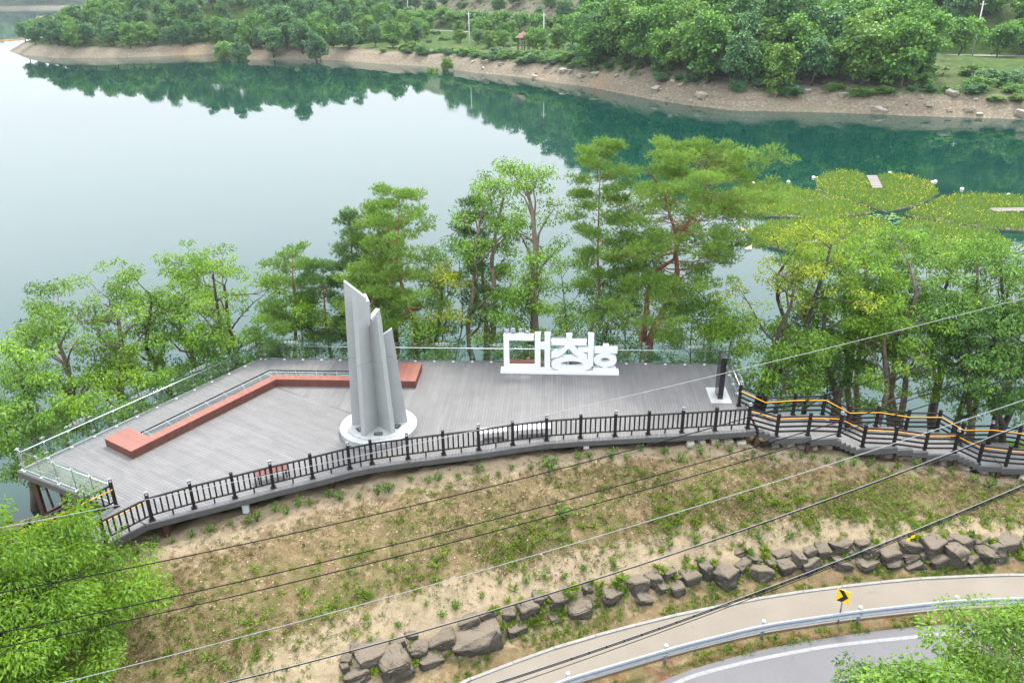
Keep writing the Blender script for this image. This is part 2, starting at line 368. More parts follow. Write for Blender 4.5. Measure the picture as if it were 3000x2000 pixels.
def npmesh(name, V, F, tint, smooth=False):
    me = bpy.data.meshes.new(name); V = np.asarray(V, np.float32); F = np.asarray(F, np.int32); k = F.shape[1]
    me.vertices.add(len(V)); me.vertices.foreach_set('co', V.ravel())
    me.loops.add(F.size); me.loops.foreach_set('vertex_index', F.ravel())
    me.polygons.add(len(F)); me.polygons.foreach_set('loop_start', np.arange(0, F.size, k, dtype=np.int32))
    if smooth: me.polygons.foreach_set('use_smooth', np.ones(len(F), bool))
    me.update(calc_edges=True)
    a = me.attributes.new('tint', 'FLOAT', 'FACE'); a.data.foreach_set('value', np.asarray(tint, np.float32))
    return me
def unit(a): return a / np.maximum(np.linalg.norm(a, axis=1, keepdims=True), 1e-6)
def leaves(P, D, N, L, Wd, tint, fold=.25):
    "folded rhombic leaves: P base points, D axis, N normal, L length, Wd width"
    D = unit(D); Sd = unit(np.cross(D, N)); N2 = np.cross(Sd, D)
    L = np.broadcast_to(np.asarray(L, float), (len(P),))[:, None]; Wd = np.broadcast_to(np.asarray(Wd, float), (len(P),))[:, None]
    mid = P + D * L * .45
    V = np.stack([P, mid + Sd * Wd * .5 + N2 * Wd * fold, P + D * L - N2 * L * .12, mid - Sd * Wd * .5 + N2 * Wd * fold], 1).reshape(-1, 3)
    b_ = np.arange(len(P))[:, None] * 4
    F = np.concatenate([b_ + np.array([[0, 1, 2]]), b_ + np.array([[0, 2, 3]])], 1).reshape(-1, 3)
    return V, F, np.repeat(tint, 2)
def blades(P, D, L, Wd, tint, rng):
    "thin triangles (needles, grass blades)"
    D = unit(D); Sd = unit(np.cross(D, rng.normal(size=P.shape)))
    L = np.broadcast_to(np.asarray(L, float), (len(P),))[:, None]
    V = np.stack([P - Sd * Wd / 2, P + Sd * Wd / 2, P + D * L], 1).reshape(-1, 3)
    F = np.arange(len(P) * 3).reshape(-1, 3)
    return V, F, tint
def cat_geo(parts):
    V, F, T, k = [], [], [], 0
    for v, f, t in parts:
        V.append(v); F.append(f + k); T.append(t); k += len(v)
    return np.concatenate(V), np.concatenate(F), np.concatenate(T)

def vnoise(x, y, seed=0):
    "cheap smooth noise in -1..1, vectorised"
    def h(i, j): 
        q = np.sin(i * 127.1 + j * 311.7 + seed * 74.7) * 43758.5453
        return (q - np.floor(q)) * 2 - 1
    xi, yi = np.floor(x), np.floor(y); fx, fy = x - xi, y - yi
    fx = fx * fx * (3 - 2 * fx); fy = fy * fy * (3 - 2 * fy)
    a = h(xi, yi) * (1 - fx) + h(xi + 1, yi) * fx; b_ = h(xi, yi + 1) * (1 - fx) + h(xi + 1, yi + 1) * fx
    return a * (1 - fy) + b_ * fy
def fbm(x, y, seed=0, o=4):
    s, a = 0, 1.0
    for k in range(o): s = s + a * vnoise(x * 2 ** k, y * 2 ** k, seed + k); a *= .5
    return s

WATER = -8.0
# ------------------------------------------------------------------ near land
def P2(*pts): return np.array([p[0] for p in pts]), np.array([p[1] for p in pts])
KERB = [(-40, -24), (-24, -4), (-17, 6), (-12, 13.2), (-6.5, 19), (-2.28, 22.11), (1.12, 23.7), (4.0, 24.74), (6.97, 25.63), (11.15, 26.63), (14.74, 27.2), (18.21, 27.59), (22.43, 27.71), (30, 27.4), (45, 25.5), (70, 20)]
kx, ky = P2(*KERB)
r0x, r0y = P2((-40, -21), (-24, -1), (-17, 8.5), (-10, 16.8), (-3.54, 22.9), (-.16, 24.5), (4.16, 26.1), (9.04, 27.2), (13.47, 27.95), (18.17, 28.3), (21.3, 28.5), (30, 28.3), (45, 26.5), (70, 21))
r1x, r1y = P2((-40, -19), (-24, 1), (-17, 11), (-10, 19.3), (-6.6, 22.3), (-1.5, 24.7), (3.0, 26.4), (7.3, 27.9), (12.1, 28.9), (16.8, 29.1), (23.2, 29.6), (30, 29.4), (45, 27.5), (70, 22))
dkx, dky = P2((-45, -8), (-30, 11), (-22, 20.4), (-17.3, 25.1), (-15.1, 26.75), (-13.6, 27.55), (-10.7, 28.95), (-7.6, 30.4), (-4.95, 31.15), (-1.7, 31.85), (1.55, 32.65), (4.9, 32.95), (11.5, 33.5), (16.2, 34.0), (20.9, 34.4), (25, 34.4), (32, 34), (45, 32), (70, 28))
gdx, gdz = P2((-45, -2.5), (-22, -1.4), (-16, -.95), (-8, -.8), (0, -.68), (10, -.68), (11.6, -.95), (13, -1.35), (16.3, -1.75), (17.8, -2.4), (22.4, -2.95), (24, -3.5), (26, -3.7), (35, -4.0), (70, -4))
shx, shy = P2((-80, 20), (-45, 30), (-30, 37.5), (-22, 41), (-14, 46.5), (0, 50.5), (12, 49), (20, 46.5), (28, 45), (40, 44), (70, 40))
def zt(x, y, micro=True):
    x = np.asarray(x, float); y = np.asarray(y, float)
    yk, y0, y1, yd, gd, ys = np.interp(x, kx, ky), np.interp(x, r0x, r0y), np.interp(x, r1x, r1y), np.interp(x, dkx, dky), np.interp(x, gdx, gdz), np.interp(x, shx, shy)
    z1 = np.minimum(-3.1, gd - .25)
    z = np.full(x.shape, -4.09)
    a = np.clip((y - yk) / np.maximum(y0 - yk, .2), 0, 1); z = z + .17 * a
    a = np.clip((y - y0) / np.maximum(y1 - y0, .2), 0, 1); z = z + (z1 + 3.92) * a
    a = np.clip((y - y1) / np.maximum(yd - y1, .2), 0, 1); z = z + (gd - z1) * (a * .75 + .25 * np.sin(a * np.pi / 2))
    a = np.clip((y - yd) / np.maximum(ys - yd, .5), 0, 1); z = z + (WATER - gd) * a ** 1.3
    z = z - np.clip(y - ys, 0, 8) * .45
    if micro:
        on = np.clip((y - yk - .1) / .6, 0, 1)
        z = z + on * (.13 * fbm(x * .8, y * .8, 3, 4) + .05 * fbm(x * 3.1, y * 3.1, 9, 3))
    return z
gx = np.concatenate([np.arange(-80, -24, 1.5), np.arange(-24, 31, .2), np.arange(31, 81, 1.5)])
gy = np.concatenate([np.arange(-40, 19, 1.5), np.arange(19, 36, .16), np.arange(36, 70, .8)])
X, Y = np.meshgrid(gx, gy); Z = zt(X, Y)
V = np.stack([X, Y, Z], -1).reshape(-1, 3); nx, ny = len(gx), len(gy)
I = (np.arange(ny - 1)[:, None] * nx + np.arange(nx - 1)[None]).ravel()
F = np.stack([I, I + 1, I + nx + 1, I + nx], 1)
me = npmesh('bank', V, F, np.full(len(F), .5), True); me.materials.append(MATS['soil'])
x_, y_ = V[:, 0], V[:, 1]
y1_, yd_, yk_, y0_ = np.interp(x_, r1x, r1y), np.interp(x_, dkx, dky), np.interp(x_, kx, ky), np.interp(x_, r0x, r0y)
tt = (y_ - y1_) / np.maximum(yd_ - y1_, .3)
sand = np.clip(np.interp(tt, [-.35, -.1, .05, .17, .28, .72, .86, .97, 1.1], [0, .6, .95, .8, .15, .08, .45, 1.0, .6]), 0, 1)
grass = np.interp(tt, [-1.2, -.5, -.3, 0, .2, .35, .7, .9], [1, .9, .2, .1, .35, .8, .45, 0.0]) * (y_ > yk_ - .05)
grass = np.where(y_ > yd_ + 1.0, .8, grass)
verge = (y_ < yk_ - 1.5)
needles = np.where(verge, 1.0, 0.0); grass = np.where(verge, .5, grass); sand = np.where(verge, .2, sand)
for nm, arr in (('sand', sand), ('grass', grass), ('needles', needles)):
    a = me.attributes.new(nm, 'FLOAT', 'POINT'); a.data.foreach_set('value', arr.astype(np.float32))
tag(put('bank', me, None), kind='structure')

def strip(name, up, lo, z, mat, thick=.0, zlo=None, step=.5):
    "sheet between two polylines given as functions of a shared station list"
    mb = MB(); n = len(up); zl = z if zlo is None else zlo
    vs = [(p[0], p[1], z) for p in up] + [(p[0], p[1], zl) for p in lo]
    fs = [(i, n + i, n + i + 1, i + 1) for i in range(n - 1)]
    mb.add(vs, fs)
    if thick:
        k = len(mb.v); mb.add([(p[0], p[1], z - thick) for p in up] + [(p[0], p[1], zl - thick) for p in lo], [])
        mb.f += [(i, i + 1, k + i + 1, k + i) for i in range(n - 1)] + [(n + i + 1, n + i, k + n + i, k + n + i + 1) for i in range(n - 1)]
        mb.t += [.5] * (2 * (n - 1))
    return mb
def resample(pts, step):
    pts = np.array(pts, float); s = np.concatenate([[0], np.cumsum(np.linalg.norm(np.diff(pts, axis=0), axis=1))])
    k = max(2, int(s[-1] / step) + 1); q = np.linspace(0, s[-1], k)
    # smooth (Catmull-Rom-like) by interpolating then averaging
    out = np.stack([np.interp(q, s, pts[:, c]) for c in range(pts.shape[1])], 1)
    for _ in range(3): out[1:-1] = (out[:-2] + 2 * out[1:-1] + out[2:]) / 4
    return out
def offset(pts, d):
    t = np.gradient(pts[:, :2], axis=0); t /= np.linalg.norm(t, axis=1, keepdims=True)
    nrm = np.stack([-t[:, 1], t[:, 0]], 1); return pts[:, :2] + nrm * d
kerbc = resample(KERB, .6)
RAIL = [(-40, -30), (-24, -10), (-15, 3.2), (-8.5, 12), (-3, 18.2), (1.18, 21.36), (6.41, 23.16), (9.83, 24.14), (13.94, 24.85), (18.11, 25.36), (22.3, 25.5), (30, 25.2), (45, 23.2), (70, 17.5)]
railc = resample(RAIL, .6)
nq = 160
def restation(c, n=nq):
    s = np.concatenate([[0], np.cumsum(np.linalg.norm(np.diff(c, axis=0), axis=1))]); q = np.linspace(0, s[-1], n)
    return np.stack([np.interp(q, s, c[:, i]) for i in range(2)], 1)
pu = restation(offset(kerbc, -.14)); pl = restation(offset(railc, .28))
tag(strip('path', pu, pl, -4.0, 'path_concrete', .10).build('path', 'path_concrete'), kind='structure')
kb = tag(thing('kerb', None, None), kind='structure')
ks = resample([p for p in KERB if -8 < p[0] < 46], .1)
u_, l_ = offset(ks, .0), offset(ks, -.14)
j = 0
while j < len(ks) - 12:
    e = min(len(ks) - 1, j + random.choice([18, 20, 21])); zz = -3.955 + random.uniform(-.008, .008)
    mb = MB(); dy = random.uniform(-.012, .012)
    k1 = u_[e] * .99 + u_[j] * .01; k2 = l_[e] * .99 + l_[j] * .01; a, b_, c_, d_ = u_[j], k1, k2, l_[j]
    mb.hexa([(d_[0], d_[1] + dy, -4.15), (c_[0], c_[1] + dy, -4.15), (b_[0], b_[1] + dy, -4.15), (a[0], a[1] + dy, -4.15)],
            [(d_[0], d_[1] + dy, zz), (c_[0], c_[1] + dy, zz), (b_[0], b_[1] + dy, zz), (a[0], a[1] + dy, zz)])
    mb.build('kerb_stone', 'kerb', kb); j = e
ASP = [(-40, -32), (-24, -12), (-14, 1), (-6, 11.8), (0, 18.6), (2.6, 20.6), (6.4, 22.6), (10.06, 23.72), (14.42, 24.5), (18.79, 24.95), (24, 25.0), (32, 24.6), (45, 22.4), (70, 16.5)]
asc = resample(ASP, .6)
tag(strip('road', restation(asc), restation(offset(asc, -7.5)), -4.04, 'asphalt', .06).build('road', 'asphalt'), kind='structure')
LN = resample([(-8, 8.6), (-1, 16.8), (3, 20.1), (6.29, 22.25), (9.3, 23.1), (12.35, 23.75), (17.83, 24.36), (24, 24.4), (32, 24.0), (45, 21.8)], .5)
tag(strip('edge_line', restation(offset(LN, .085), 90), restation(offset(LN, -.085), 90), -4.035, 'road_paint').build('edge_line', 'road_paint'), kind='structure')

# ------------------------------------------------------------------ lake
mb = MB(); mb.add([(-3000, -60, WATER), (1200, -60, WATER), (1200, 3500, WATER), (-3000, 3500, WATER)], [(0, 1, 2, 3)])
tag(mb.build('lake', 'water'), kind='structure')

# ------------------------------------------------------------------ far land
SHORE = [(-380, 1100), (-300, 700), (-222, 560), (-240, 470), (-253, 430), (-228.8, 400.5), (-202, 379.2), (-174, 374.8), (-151, 384), (-134, 392), (-128.2, 372.9), (-114.9, 358.7), (-91.4, 353.4), (-71, 348), (-50.3, 328.7), (-27.3, 311.5), (-11.9, 289.6), (5.4, 272.1), (14, 256.3), (25.7, 240.1), (36.7, 216.5), (43.6, 204.9), (53.6, 193.4), (72.6, 188.9), (89.6, 182.2), (110.7, 175), (140, 166), (200, 140), (330, 90)]
SH = np.array(SHORE, float)
poly = np.concatenate([SH, [[600, 90], [600, 1100]]])
FROAD = [(-260, 560), (-150, 500), (-83, 474.9), (-53.7, 467.3), (-14.9, 424.7), (17.8, 396.9), (60, 345), (95, 300), (130.1, 264.9), (156.1, 254.3), (220, 225), (330, 180)]
FR = resample(FROAD, 4)
def dist_poly(x, y, pl):
    d = np.full(x.shape, 1e9)
    for a, b_ in zip(pl[:-1], pl[1:]):
        ab = b_ - a; t = np.clip(((x - a[0]) * ab[0] + (y - a[1]) * ab[1]) / (ab @ ab), 0, 1)
        d = np.minimum(d, np.hypot(x - a[0] - t * ab[0], y - a[1] - t * ab[1]))
    return d
def inside(x, y, pl):
    c = np.zeros(x.shape, bool); n = len(pl)
    for i in range(n):
        a, b_ = pl[i], pl[(i + 1) % n]
        cond = ((a[1] > y) != (b_[1] > y)); xx = (b_[0] - a[0]) * (y - a[1]) / (b_[1] - a[1] + 1e-12) + a[0]
        c ^= cond & (x < xx)
    return c
def road_side(x, y):
    "signed distance from the far road: + uphill side"
    yr = np.interp(x, FR[:, 0], FR[:, 1]); return (y - yr) * .75
def zf(x, y):
    x = np.asarray(x, float); y = np.asarray(y, float)
    d = dist_poly(x, y, SH); d = np.where(inside(x, y, poly), d, -d)
    z = WATER + np.where(d < 0, np.maximum(d * .4, -5), 0)
    rimh = 3.4 + 1.0 * np.clip((x - 10) / 40, 0, 1) + .7 * fbm(x * .03, y * .03, 5, 2)
    z = z + rimh * np.clip(d / 7.0, 0, 1) ** .85
    z = z + np.clip(d - 9, 0, 60) * .035
    L = np.clip(d / 25, 0, 1)
    z = z + L * 19 * np.exp(-((x + 120) / 62) ** 2 - ((y - 465) / 50) ** 2)
    z = z + L * 7 * np.exp(-((x + 205) / 45) ** 2 - ((y - 440) / 40) ** 2)
    z = z + L * 16 * np.exp(-((x - 66) / 42) ** 2 - ((y - 262) / 40) ** 2)
    rs = road_side(x, y); rd = dist_poly(x, y, FR)
    wgt = np.exp(-(rd / 14) ** 2); z = z * (1 - wgt) + (-2.1) * wgt
    hillw = np.interp(x, [-330, -200, -110, -60, 0, 60, 140, 330], [.0, .08, .30, .55, .75, .9, 1, 1])
    up = np.clip(rs - 6, 0, 130)
    z = z + hillw * (up * .62 + 2.5 * fbm(x * .05, y * .05, 2, 3) * np.clip(up / 10, 0, 1))
    z = z + .5 * fbm(x * .12, y * .12, 8, 3) * np.clip(d / 12, 0, 1) * (rd > 8)
    return z
gx = np.concatenate([np.arange(-400, -270, 8), np.arange(-270, 170, 2.2), np.arange(170, 420, 7)])
gy = np.concatenate([np.arange(80, 150, 5), np.arange(150, 480, 2.2), np.arange(480, 760, 7)])
X, Y = np.meshgrid(gx, gy); Z = zf(X, Y)
V = np.stack([X, Y, Z], -1).reshape(-1, 3); nx, ny = len(gx), len(gy)
I = (np.arange(ny - 1)[:, None] * nx + np.arange(nx - 1)[None]).ravel()
F = np.stack([I, I + 1, I + nx + 1, I + nx], 1)
F = F[(V[F][:, :, 2].max(1) > WATER - 3)]
me = npmesh('far_shore', V, F, np.full(len(F), .5), True); me.materials.append(MATS['far_land'])
bare = np.clip((road_side(V[:, 0], V[:, 1]) - 10) / 8, 0, 1) * np.interp(V[:, 0], [-70, -40, 80, 110], [0, 1, 1, .2]) + 1.3 * np.exp(-(((V[:, 0] - 66) / 46) ** 2 + ((V[:, 1] - 240) / 60) ** 2) ** 2)
a = me.attributes.new('bare', 'FLOAT', 'POINT'); a.data.foreach_set('value', bare.astype(np.float32))
tag(put('far_shore', me, None), kind='structure')
fr = [p for p in FR if -120 < p[0] < 250]; fr = np.array(fr)
tag(strip('far_road', offset(fr, 2.6), offset(fr, -2.6), -1.95, 'far_road').build('far_road', 'far_road'), kind='structure')
# distant shores at the left edge
def ridge(name, x0, x1, y0, hgt, seed, depth=160, rim=6.5):
    xs = np.linspace(x0, x1, 90); rows = []
    for k, (dy, hf) in enumerate(((0, -.06), (8, .075), (depth * .3, .5), (depth * .6, .9), (depth, 1.0), (depth * 1.5, .3))):
        e = np.sin(np.clip((xs - x0) / (x1 - x0), 0, 1) * np.pi) ** .35
        z = WATER + (hgt * hf * e if k > 1 else (rim if k else -1)) + (hgt * .18 * fbm(xs * .008 + k, xs * 0 + k, seed, 3) * e if k > 1 else 0)
        z = z + xs * 0; yy = y0 + dy + 14 * fbm(xs * .006, xs * 0, seed + 3, 3)
        rows.append(np.stack([xs, yy, z], 1))
    V = np.concatenate(rows); n = len(xs)
    I = (np.arange(len(rows) - 1)[:, None] * n + np.arange(n - 1)[None]).ravel()
    F = np.stack([I, I + 1, I + n + 1, I + n], 1)
    me = npmesh(name, V, F, np.full(len(F), .5), True); me.materials.append(MATS['far_land'])
    a = me.attributes.new('bare', 'FLOAT', 'POINT')
    tag(put(name, me, None), kind='structure'); return rows
ridge('distant_hill', -1500, -420, 1410, 55, 4, 260, 3.5)
ridge('islet', -505, -380, 912, 2.5, 6, 24, 2.0)

# ================================================================== viewing deck
B0 = np.array([-14.83, 42.59]); LC = np.array([-22.62, 30.88]); B1 = np.array([12.25, 40.97])
FENCE = [(-14.94, 27.03), (-13.49, 27.84), (-11.99, 28.54), (-10.53, 29.25), (-8.97, 29.95), (-7.44, 30.68), (-6.49, 31.05), (-4.88, 31.44), (-3.26, 31.78), (-1.63, 32.13), (-.03, 32.55), (1.59, 32.91), (3.23, 33.09), (4.91, 33.23), (6.54, 33.35), (8.19, 33.47), (9.84, 33.62), (11.48, 33.77)]
FE = np.array(FENCE)
front = offset(FE, -.30)                       # outer edge of the boards, in front of the fence
front[0] = (-15.15, 26.72); front[-1] = (11.75, 33.5)
eL = (B0 - LC) / np.linalg.norm(B0 - LC); pL = np.array([eL[1], -eL[0]])      # along the left edge / inwards
eB = (B1 - B0) / np.linalg.norm(B1 - B0); pB = np.array([eB[1], -eB[0]])      # along the back edge / inwards
SEAM = [(-12.83, 38.72), (-7.2, 35.1)]
kf = 6                                          # seam meets the front edge near the sculpture
leftpoly = [LC, np.array([-17.0, 27.95]), np.array([-16.6, 27.75])] + [front[i] for i in range(kf + 2)] + [np.array(SEAM[1]), np.array(SEAM[0]), B0]
rightpoly = [B0, np.array(SEAM[0]), np.array(SEAM[1])] + [front[i] for i in range(kf + 1, len(front))] + [np.array([11.95, 36.05]), B1]
deck = thing('viewing_deck', 'large grey composite board viewing deck above the lake', 'deck')
def line_hits(p, d, pl):
    ts = []
    n = len(pl)
    for i in range(n):
        a, b_ = pl[i], pl[(i + 1) % n]; e = b_ - a; den = d[0] * e[1] - d[1] * e[0]
        if abs(den) < 1e-9: continue
        q = a - p; t = (q[0] * e[1] - q[1] * e[0]) / den; u = (q[0] * d[1] - q[1] * d[0]) / den
        if 0 <= u < 1: ts.append(t)
    ts.sort(); return [(ts[i], ts[i + 1]) for i in range(0, len(ts) - 1, 2)]
PW, GAP = .15, .008
boards = []
def lay(org, along, inward, length, pl, voids, seed):
    rng = random.Random(seed)
    for r in range(int(length / PW) + 3):
        s0, s1 = r * PW + GAP / 2 - .15, (r + 1) * PW - GAP / 2 - .15
        A, B_, Cc = [line_hits(org + along * s, inward, pl) for s in (s0, s1, (s0 + s1) / 2)]
        if len(A) != len(B_):
            if not Cc: continue
            A = B_ = Cc
        for (a0, a1), (b0, b1) in zip(A, B_):
            if max(a1, b1) - min(a0, b0) < .1: continue
            segs = [(a0, b0, a1, b1)]
            for (vs0, vs1, t0, t1) in voids:
                if vs0 <= (s0 + s1) / 2 <= vs1:
                    segs = [(a0, b0, t0, t0), (t1, t1, a1, b1)]
            for (c0, d0, c1, d1) in segs:
                if max(c1, d1) - min(c0, d0) < .12: continue
                cuts = []; lo = max(c0, d0); hi = min(c1, d1); q = lo + rng.uniform(.6, 3.0)
                while q < hi - .5: cuts.append(q); q += rng.choice([2.4, 3.0, 3.0, 1.8])
                ee = [(c0, d0)] + [(x, x) for x in cuts] + [(c1, d1)]
                for (x0, y0), (x1, y1) in zip(ee[:-1], ee[1:]):
                    g = .003
                    q4 = [org + along * s0 + inward * (x0 + g), org + along * s0 + inward * (x1 - g), org + along * s1 + inward * (y1 - g), org + along * s1 + inward * (y0 + g)]
                    boards.append((q4, min(1, max(0, rng.gauss(.5, .2)))))
lay(LC, eL, pL, 14.06, leftpoly, [(4.65, 12.7, 1.73, 3.12)], 3)
lay(B0, eB, pB, 27.3, rightpoly, [(1.1, 8.62, 1.62, 3.06)], 5)
boards.sort(key=lambda b_: sum(p[1] for p in b_[0]))
rest = MB()
def plank_mb(mb, q4, t):
    a = q4; ar = sum(a[i][0] * a[(i + 1) % 4][1] - a[(i + 1) % 4][0] * a[i][1] for i in range(4))
    if ar < 0: a = a[::-1]
    mb.hexa([(p[0], p[1], -.03) for p in a], [(p[0], p[1], 0) for p in a], t)
for i, (q4, t) in enumerate(boards):
    if i < 300:
        mb = MB(); plank_mb(mb, q4, t); mb.build('plank', 'deck', deck)
    else: plank_mb(rest, q4, t)
tag(rest.build('planking', 'deck', deck), kind='stuff')
# dark joist layer just under the boards, leaving the grille opening free
def sub(pl): return [(p[0], p[1]) for p in pl]
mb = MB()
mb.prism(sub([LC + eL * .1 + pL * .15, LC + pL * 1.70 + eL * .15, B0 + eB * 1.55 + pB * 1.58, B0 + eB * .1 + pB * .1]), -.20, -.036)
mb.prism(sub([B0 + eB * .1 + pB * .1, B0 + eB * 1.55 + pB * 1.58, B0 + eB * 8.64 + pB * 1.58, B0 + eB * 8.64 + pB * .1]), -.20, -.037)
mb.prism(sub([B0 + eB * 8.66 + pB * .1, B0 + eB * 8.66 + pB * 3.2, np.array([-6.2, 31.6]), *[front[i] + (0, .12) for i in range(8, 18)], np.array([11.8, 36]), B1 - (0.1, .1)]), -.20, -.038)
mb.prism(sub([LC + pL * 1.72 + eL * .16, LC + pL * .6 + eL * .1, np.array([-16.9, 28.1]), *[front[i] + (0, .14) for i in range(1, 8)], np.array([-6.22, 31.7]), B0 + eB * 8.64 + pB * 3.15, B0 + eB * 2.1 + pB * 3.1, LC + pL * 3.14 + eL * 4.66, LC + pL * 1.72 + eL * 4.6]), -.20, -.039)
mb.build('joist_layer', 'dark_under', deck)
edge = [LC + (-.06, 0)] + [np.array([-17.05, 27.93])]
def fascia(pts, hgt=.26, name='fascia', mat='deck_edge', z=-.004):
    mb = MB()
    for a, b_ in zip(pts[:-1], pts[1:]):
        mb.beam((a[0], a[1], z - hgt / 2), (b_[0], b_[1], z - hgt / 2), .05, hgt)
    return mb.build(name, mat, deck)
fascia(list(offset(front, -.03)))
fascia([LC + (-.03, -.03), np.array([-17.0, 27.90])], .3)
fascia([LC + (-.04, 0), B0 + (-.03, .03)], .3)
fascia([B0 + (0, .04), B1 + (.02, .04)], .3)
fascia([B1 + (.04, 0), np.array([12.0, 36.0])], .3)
for (x, y) in [(-22.2, 31.1), (-20.4, 30.15), (-18.7, 29.25), (-17.4, 28.6), (-20.3, 34.2), (-18, 37.7), (-15.4, 41.8), (-11, 41.9), (-6, 41.6), (-1, 41.4), (4, 41.1), (9, 40.8), (-18.4, 31.4), (-14, 29.6), (-9, 31.6), (-3, 33), (4, 34.4), (10.5, 34.8), (-12, 35), (-5, 37), (3, 38), (-14.6, 27.3), (-8.3, 30.6), (1.6, 33.0), (6.6, 33.5), (11.5, 33.8)]:
    zb = float(zt(x, y, False)) - .3
    mb = MB(); mb.box((x, y, (zb - .2) / 2), (.2, .2, -.2 - zb)); mb.build('column', 'rust_steel', deck)
for (a, b_) in [((-22.2, 31.1), (-17.4, 28.6)), ((-22.2, 31.1), (-15.4, 41.8)), ((-20.4, 30.15), (-18.4, 31.4))]:
    mb = MB(); mb.beam((*a, -.32), (*b_, -.32), .16, .22); mb.beam((*a, -2.6), (*b_, -2.6), .12, .14); mb.build('brace', 'rust_steel', deck)

# ------------------------------------------------------------------ glass balustrade
gb = thing('glass_balustrade', 'clear glass balustrade with steel handrail along the lakeside deck edge', 'railing')
def text_mesh(txt, size, extrude, name):
    cu = bpy.data.curves.new(name, 'FONT'); cu.body = txt; cu.size = size; cu.extrude = extrude; cu.align_x = 'CENTER'; cu.resolution_u = 2
    o = bpy.data.objects.new(name, cu); COL.objects.link(o)
    dg = bpy.context.evaluated_depsgraph_get(); me = bpy.data.meshes.new_from_object(o.evaluated_get(dg))
    bpy.data.objects.remove(o); return me
stick = text_mesh('충청북도', .17, .002, 'sticker')
stick2 = text_mesh('CHUNGCHEONGBUK-DO', .055, .002, 'sticker_line')
def glass_run(a, b_, n, inw, marks=()):
    a, b_ = np.array(a), np.array(b_); d = (b_ - a) / np.linalg.norm(b_ - a); inw = np.array(inw)
    for i in range(n + 1):
        p = a + (b_ - a) * i / n
        mb = MB(); mb.beam((p[0] - .02 * d[0], p[1] - .02 * d[1], 0), (p[0] - .02 * d[0], p[1] - .02 * d[1], 1.16), .045, .012, up=(d[0], d[1], 0))
        mb.beam((p[0] + .02 * d[0], p[1] + .02 * d[1], 0), (p[0] + .02 * d[0], p[1] + .02 * d[1], 1.16), .045, .012, up=(d[0], d[1], 0))
        po = mb.build('post', 'steel', gb)
        mb = MB(); mb.tube([(p[0], p[1], .001), (p[0], p[1], .03)], [.085, .075], 12); mb.build('base_plate', 'white_paint', po, True)
        for z in (.30, 1.10):
            mb = MB(); mb.beam((*(p - d * .11), z), (*(p + d * .11), z), .03, .025); mb.tube([(*(p), z - .03), (*(p), z + .05)], .03, 8); mb.build('clamp', 'steel', po)
        mb = MB(); mb.tube([(*p, .84), (*(p + inw * .06), .84), (*(p + inw * .09), .90)], .011, 6); mb.build('rail_bracket', 'steel', po)
    for i in range(n):
        p, q = a + (b_ - a) * i / n + d * .045, a + (b_ - a) * (i + 1) / n - d * .045; o_ = -inw * .03
        mb = MB(); mb.beam((*(p + o_), .67), (*(q + o_), .67), .012, 1.16); g = mb.build('glass_panel', 'glass', gb)
        if i in marks:
            c = (p + q) / 2 + o_ + inw * .012; ang = math.atan2(d[1], d[0])
            if (math.sin(ang) * 0 + math.cos(ang)) < 0: ang += math.pi
            for me_, zz, dx in ((stick, 1.06, .09), (stick2, .985, .03)):
                o = put('lettering', me_, 'white_paint', g); o.location = (c[0] + math.cos(ang) * dx, c[1] + math.sin(ang) * dx, zz); o.rotation_euler = (math.pi / 2, 0, ang)
            mb = MB()
            for k in range(14):
                t0, t1 = k / 14 * 5.6, (k + 1) / 14 * 5.6
                for r0_, r1_ in ((.062, .085),):
                    mb.add([(r0_ * math.cos(t0), 0, r0_ * math.sin(t0)), (r1_ * math.cos(t0), 0, r1_ * math.sin(t0)), (r1_ * math.cos(t1), 0, r1_ * math.sin(t1)), (r0_ * math.cos(t1), 0, r0_ * math.sin(t1))], [(0, 1, 2, 3)])
            mb.add([(-.03, 0, -.03), (.02, 0, -.03), (.04, 0, .035), (-.01, 0, .035)], [(0, 1, 2, 3)])
            o = mb.build('emblem', 'white_paint', g); o.location = (c[0] - math.cos(ang) * .36, c[1] - math.sin(ang) * .36, 1.10); o.rotation_euler = (0, 0, ang)
    return d
hr = MB()
inL, inB = pL, pB
inF = np.array([.46, .888]); inR = np.array([-.99, .1])
GA, GB_, GC, GD, GE = LC + pL * .12 + eL * .15, B0 + np.array([.02, -.12]), B1 + np.array([-.12, -.13]), np.array([11.83, 36.35]), np.array([-17.0, 28.15])
glass_run(GA, GB_, 12, inL, (2, 5, 8, 11)); glass_run(GB_ + eB * .3, GC - eB * .05, 24, inB, (1, 6, 9, 12, 16, 18, 22))
glass_run(GC + (-.02, -.25), GD, 4, inR); glass_run(GA + (.15, -.12), GE, 5, inF)
def inset(p, i): return np.array(p) + np.array(i) * .10
e1, e2 = inset(GA, inL * 1.2), inset(GB_, inL * .6 + inB)
rp = [inset(GE, inF), inset(GA, inF * 1 + inL * .5), e2, inset(GC, inB + inR), inset(GD, inR)]
for p, q in zip(rp[:-1], rp[1:]):
    mb = MB(); mb.tube([(*p, .91), (*q, .91)], .028, 10); mb.build('handrail', 'steel', gb, True)
for (p, q) in ((GA, GB_), (GB_, GC), (GC, GD), (GA, GE)):
    mb = MB(); mb.beam((*p, .045), (*q, .045), .03, .03); mb.build('bottom_rail', 'steel', gb)

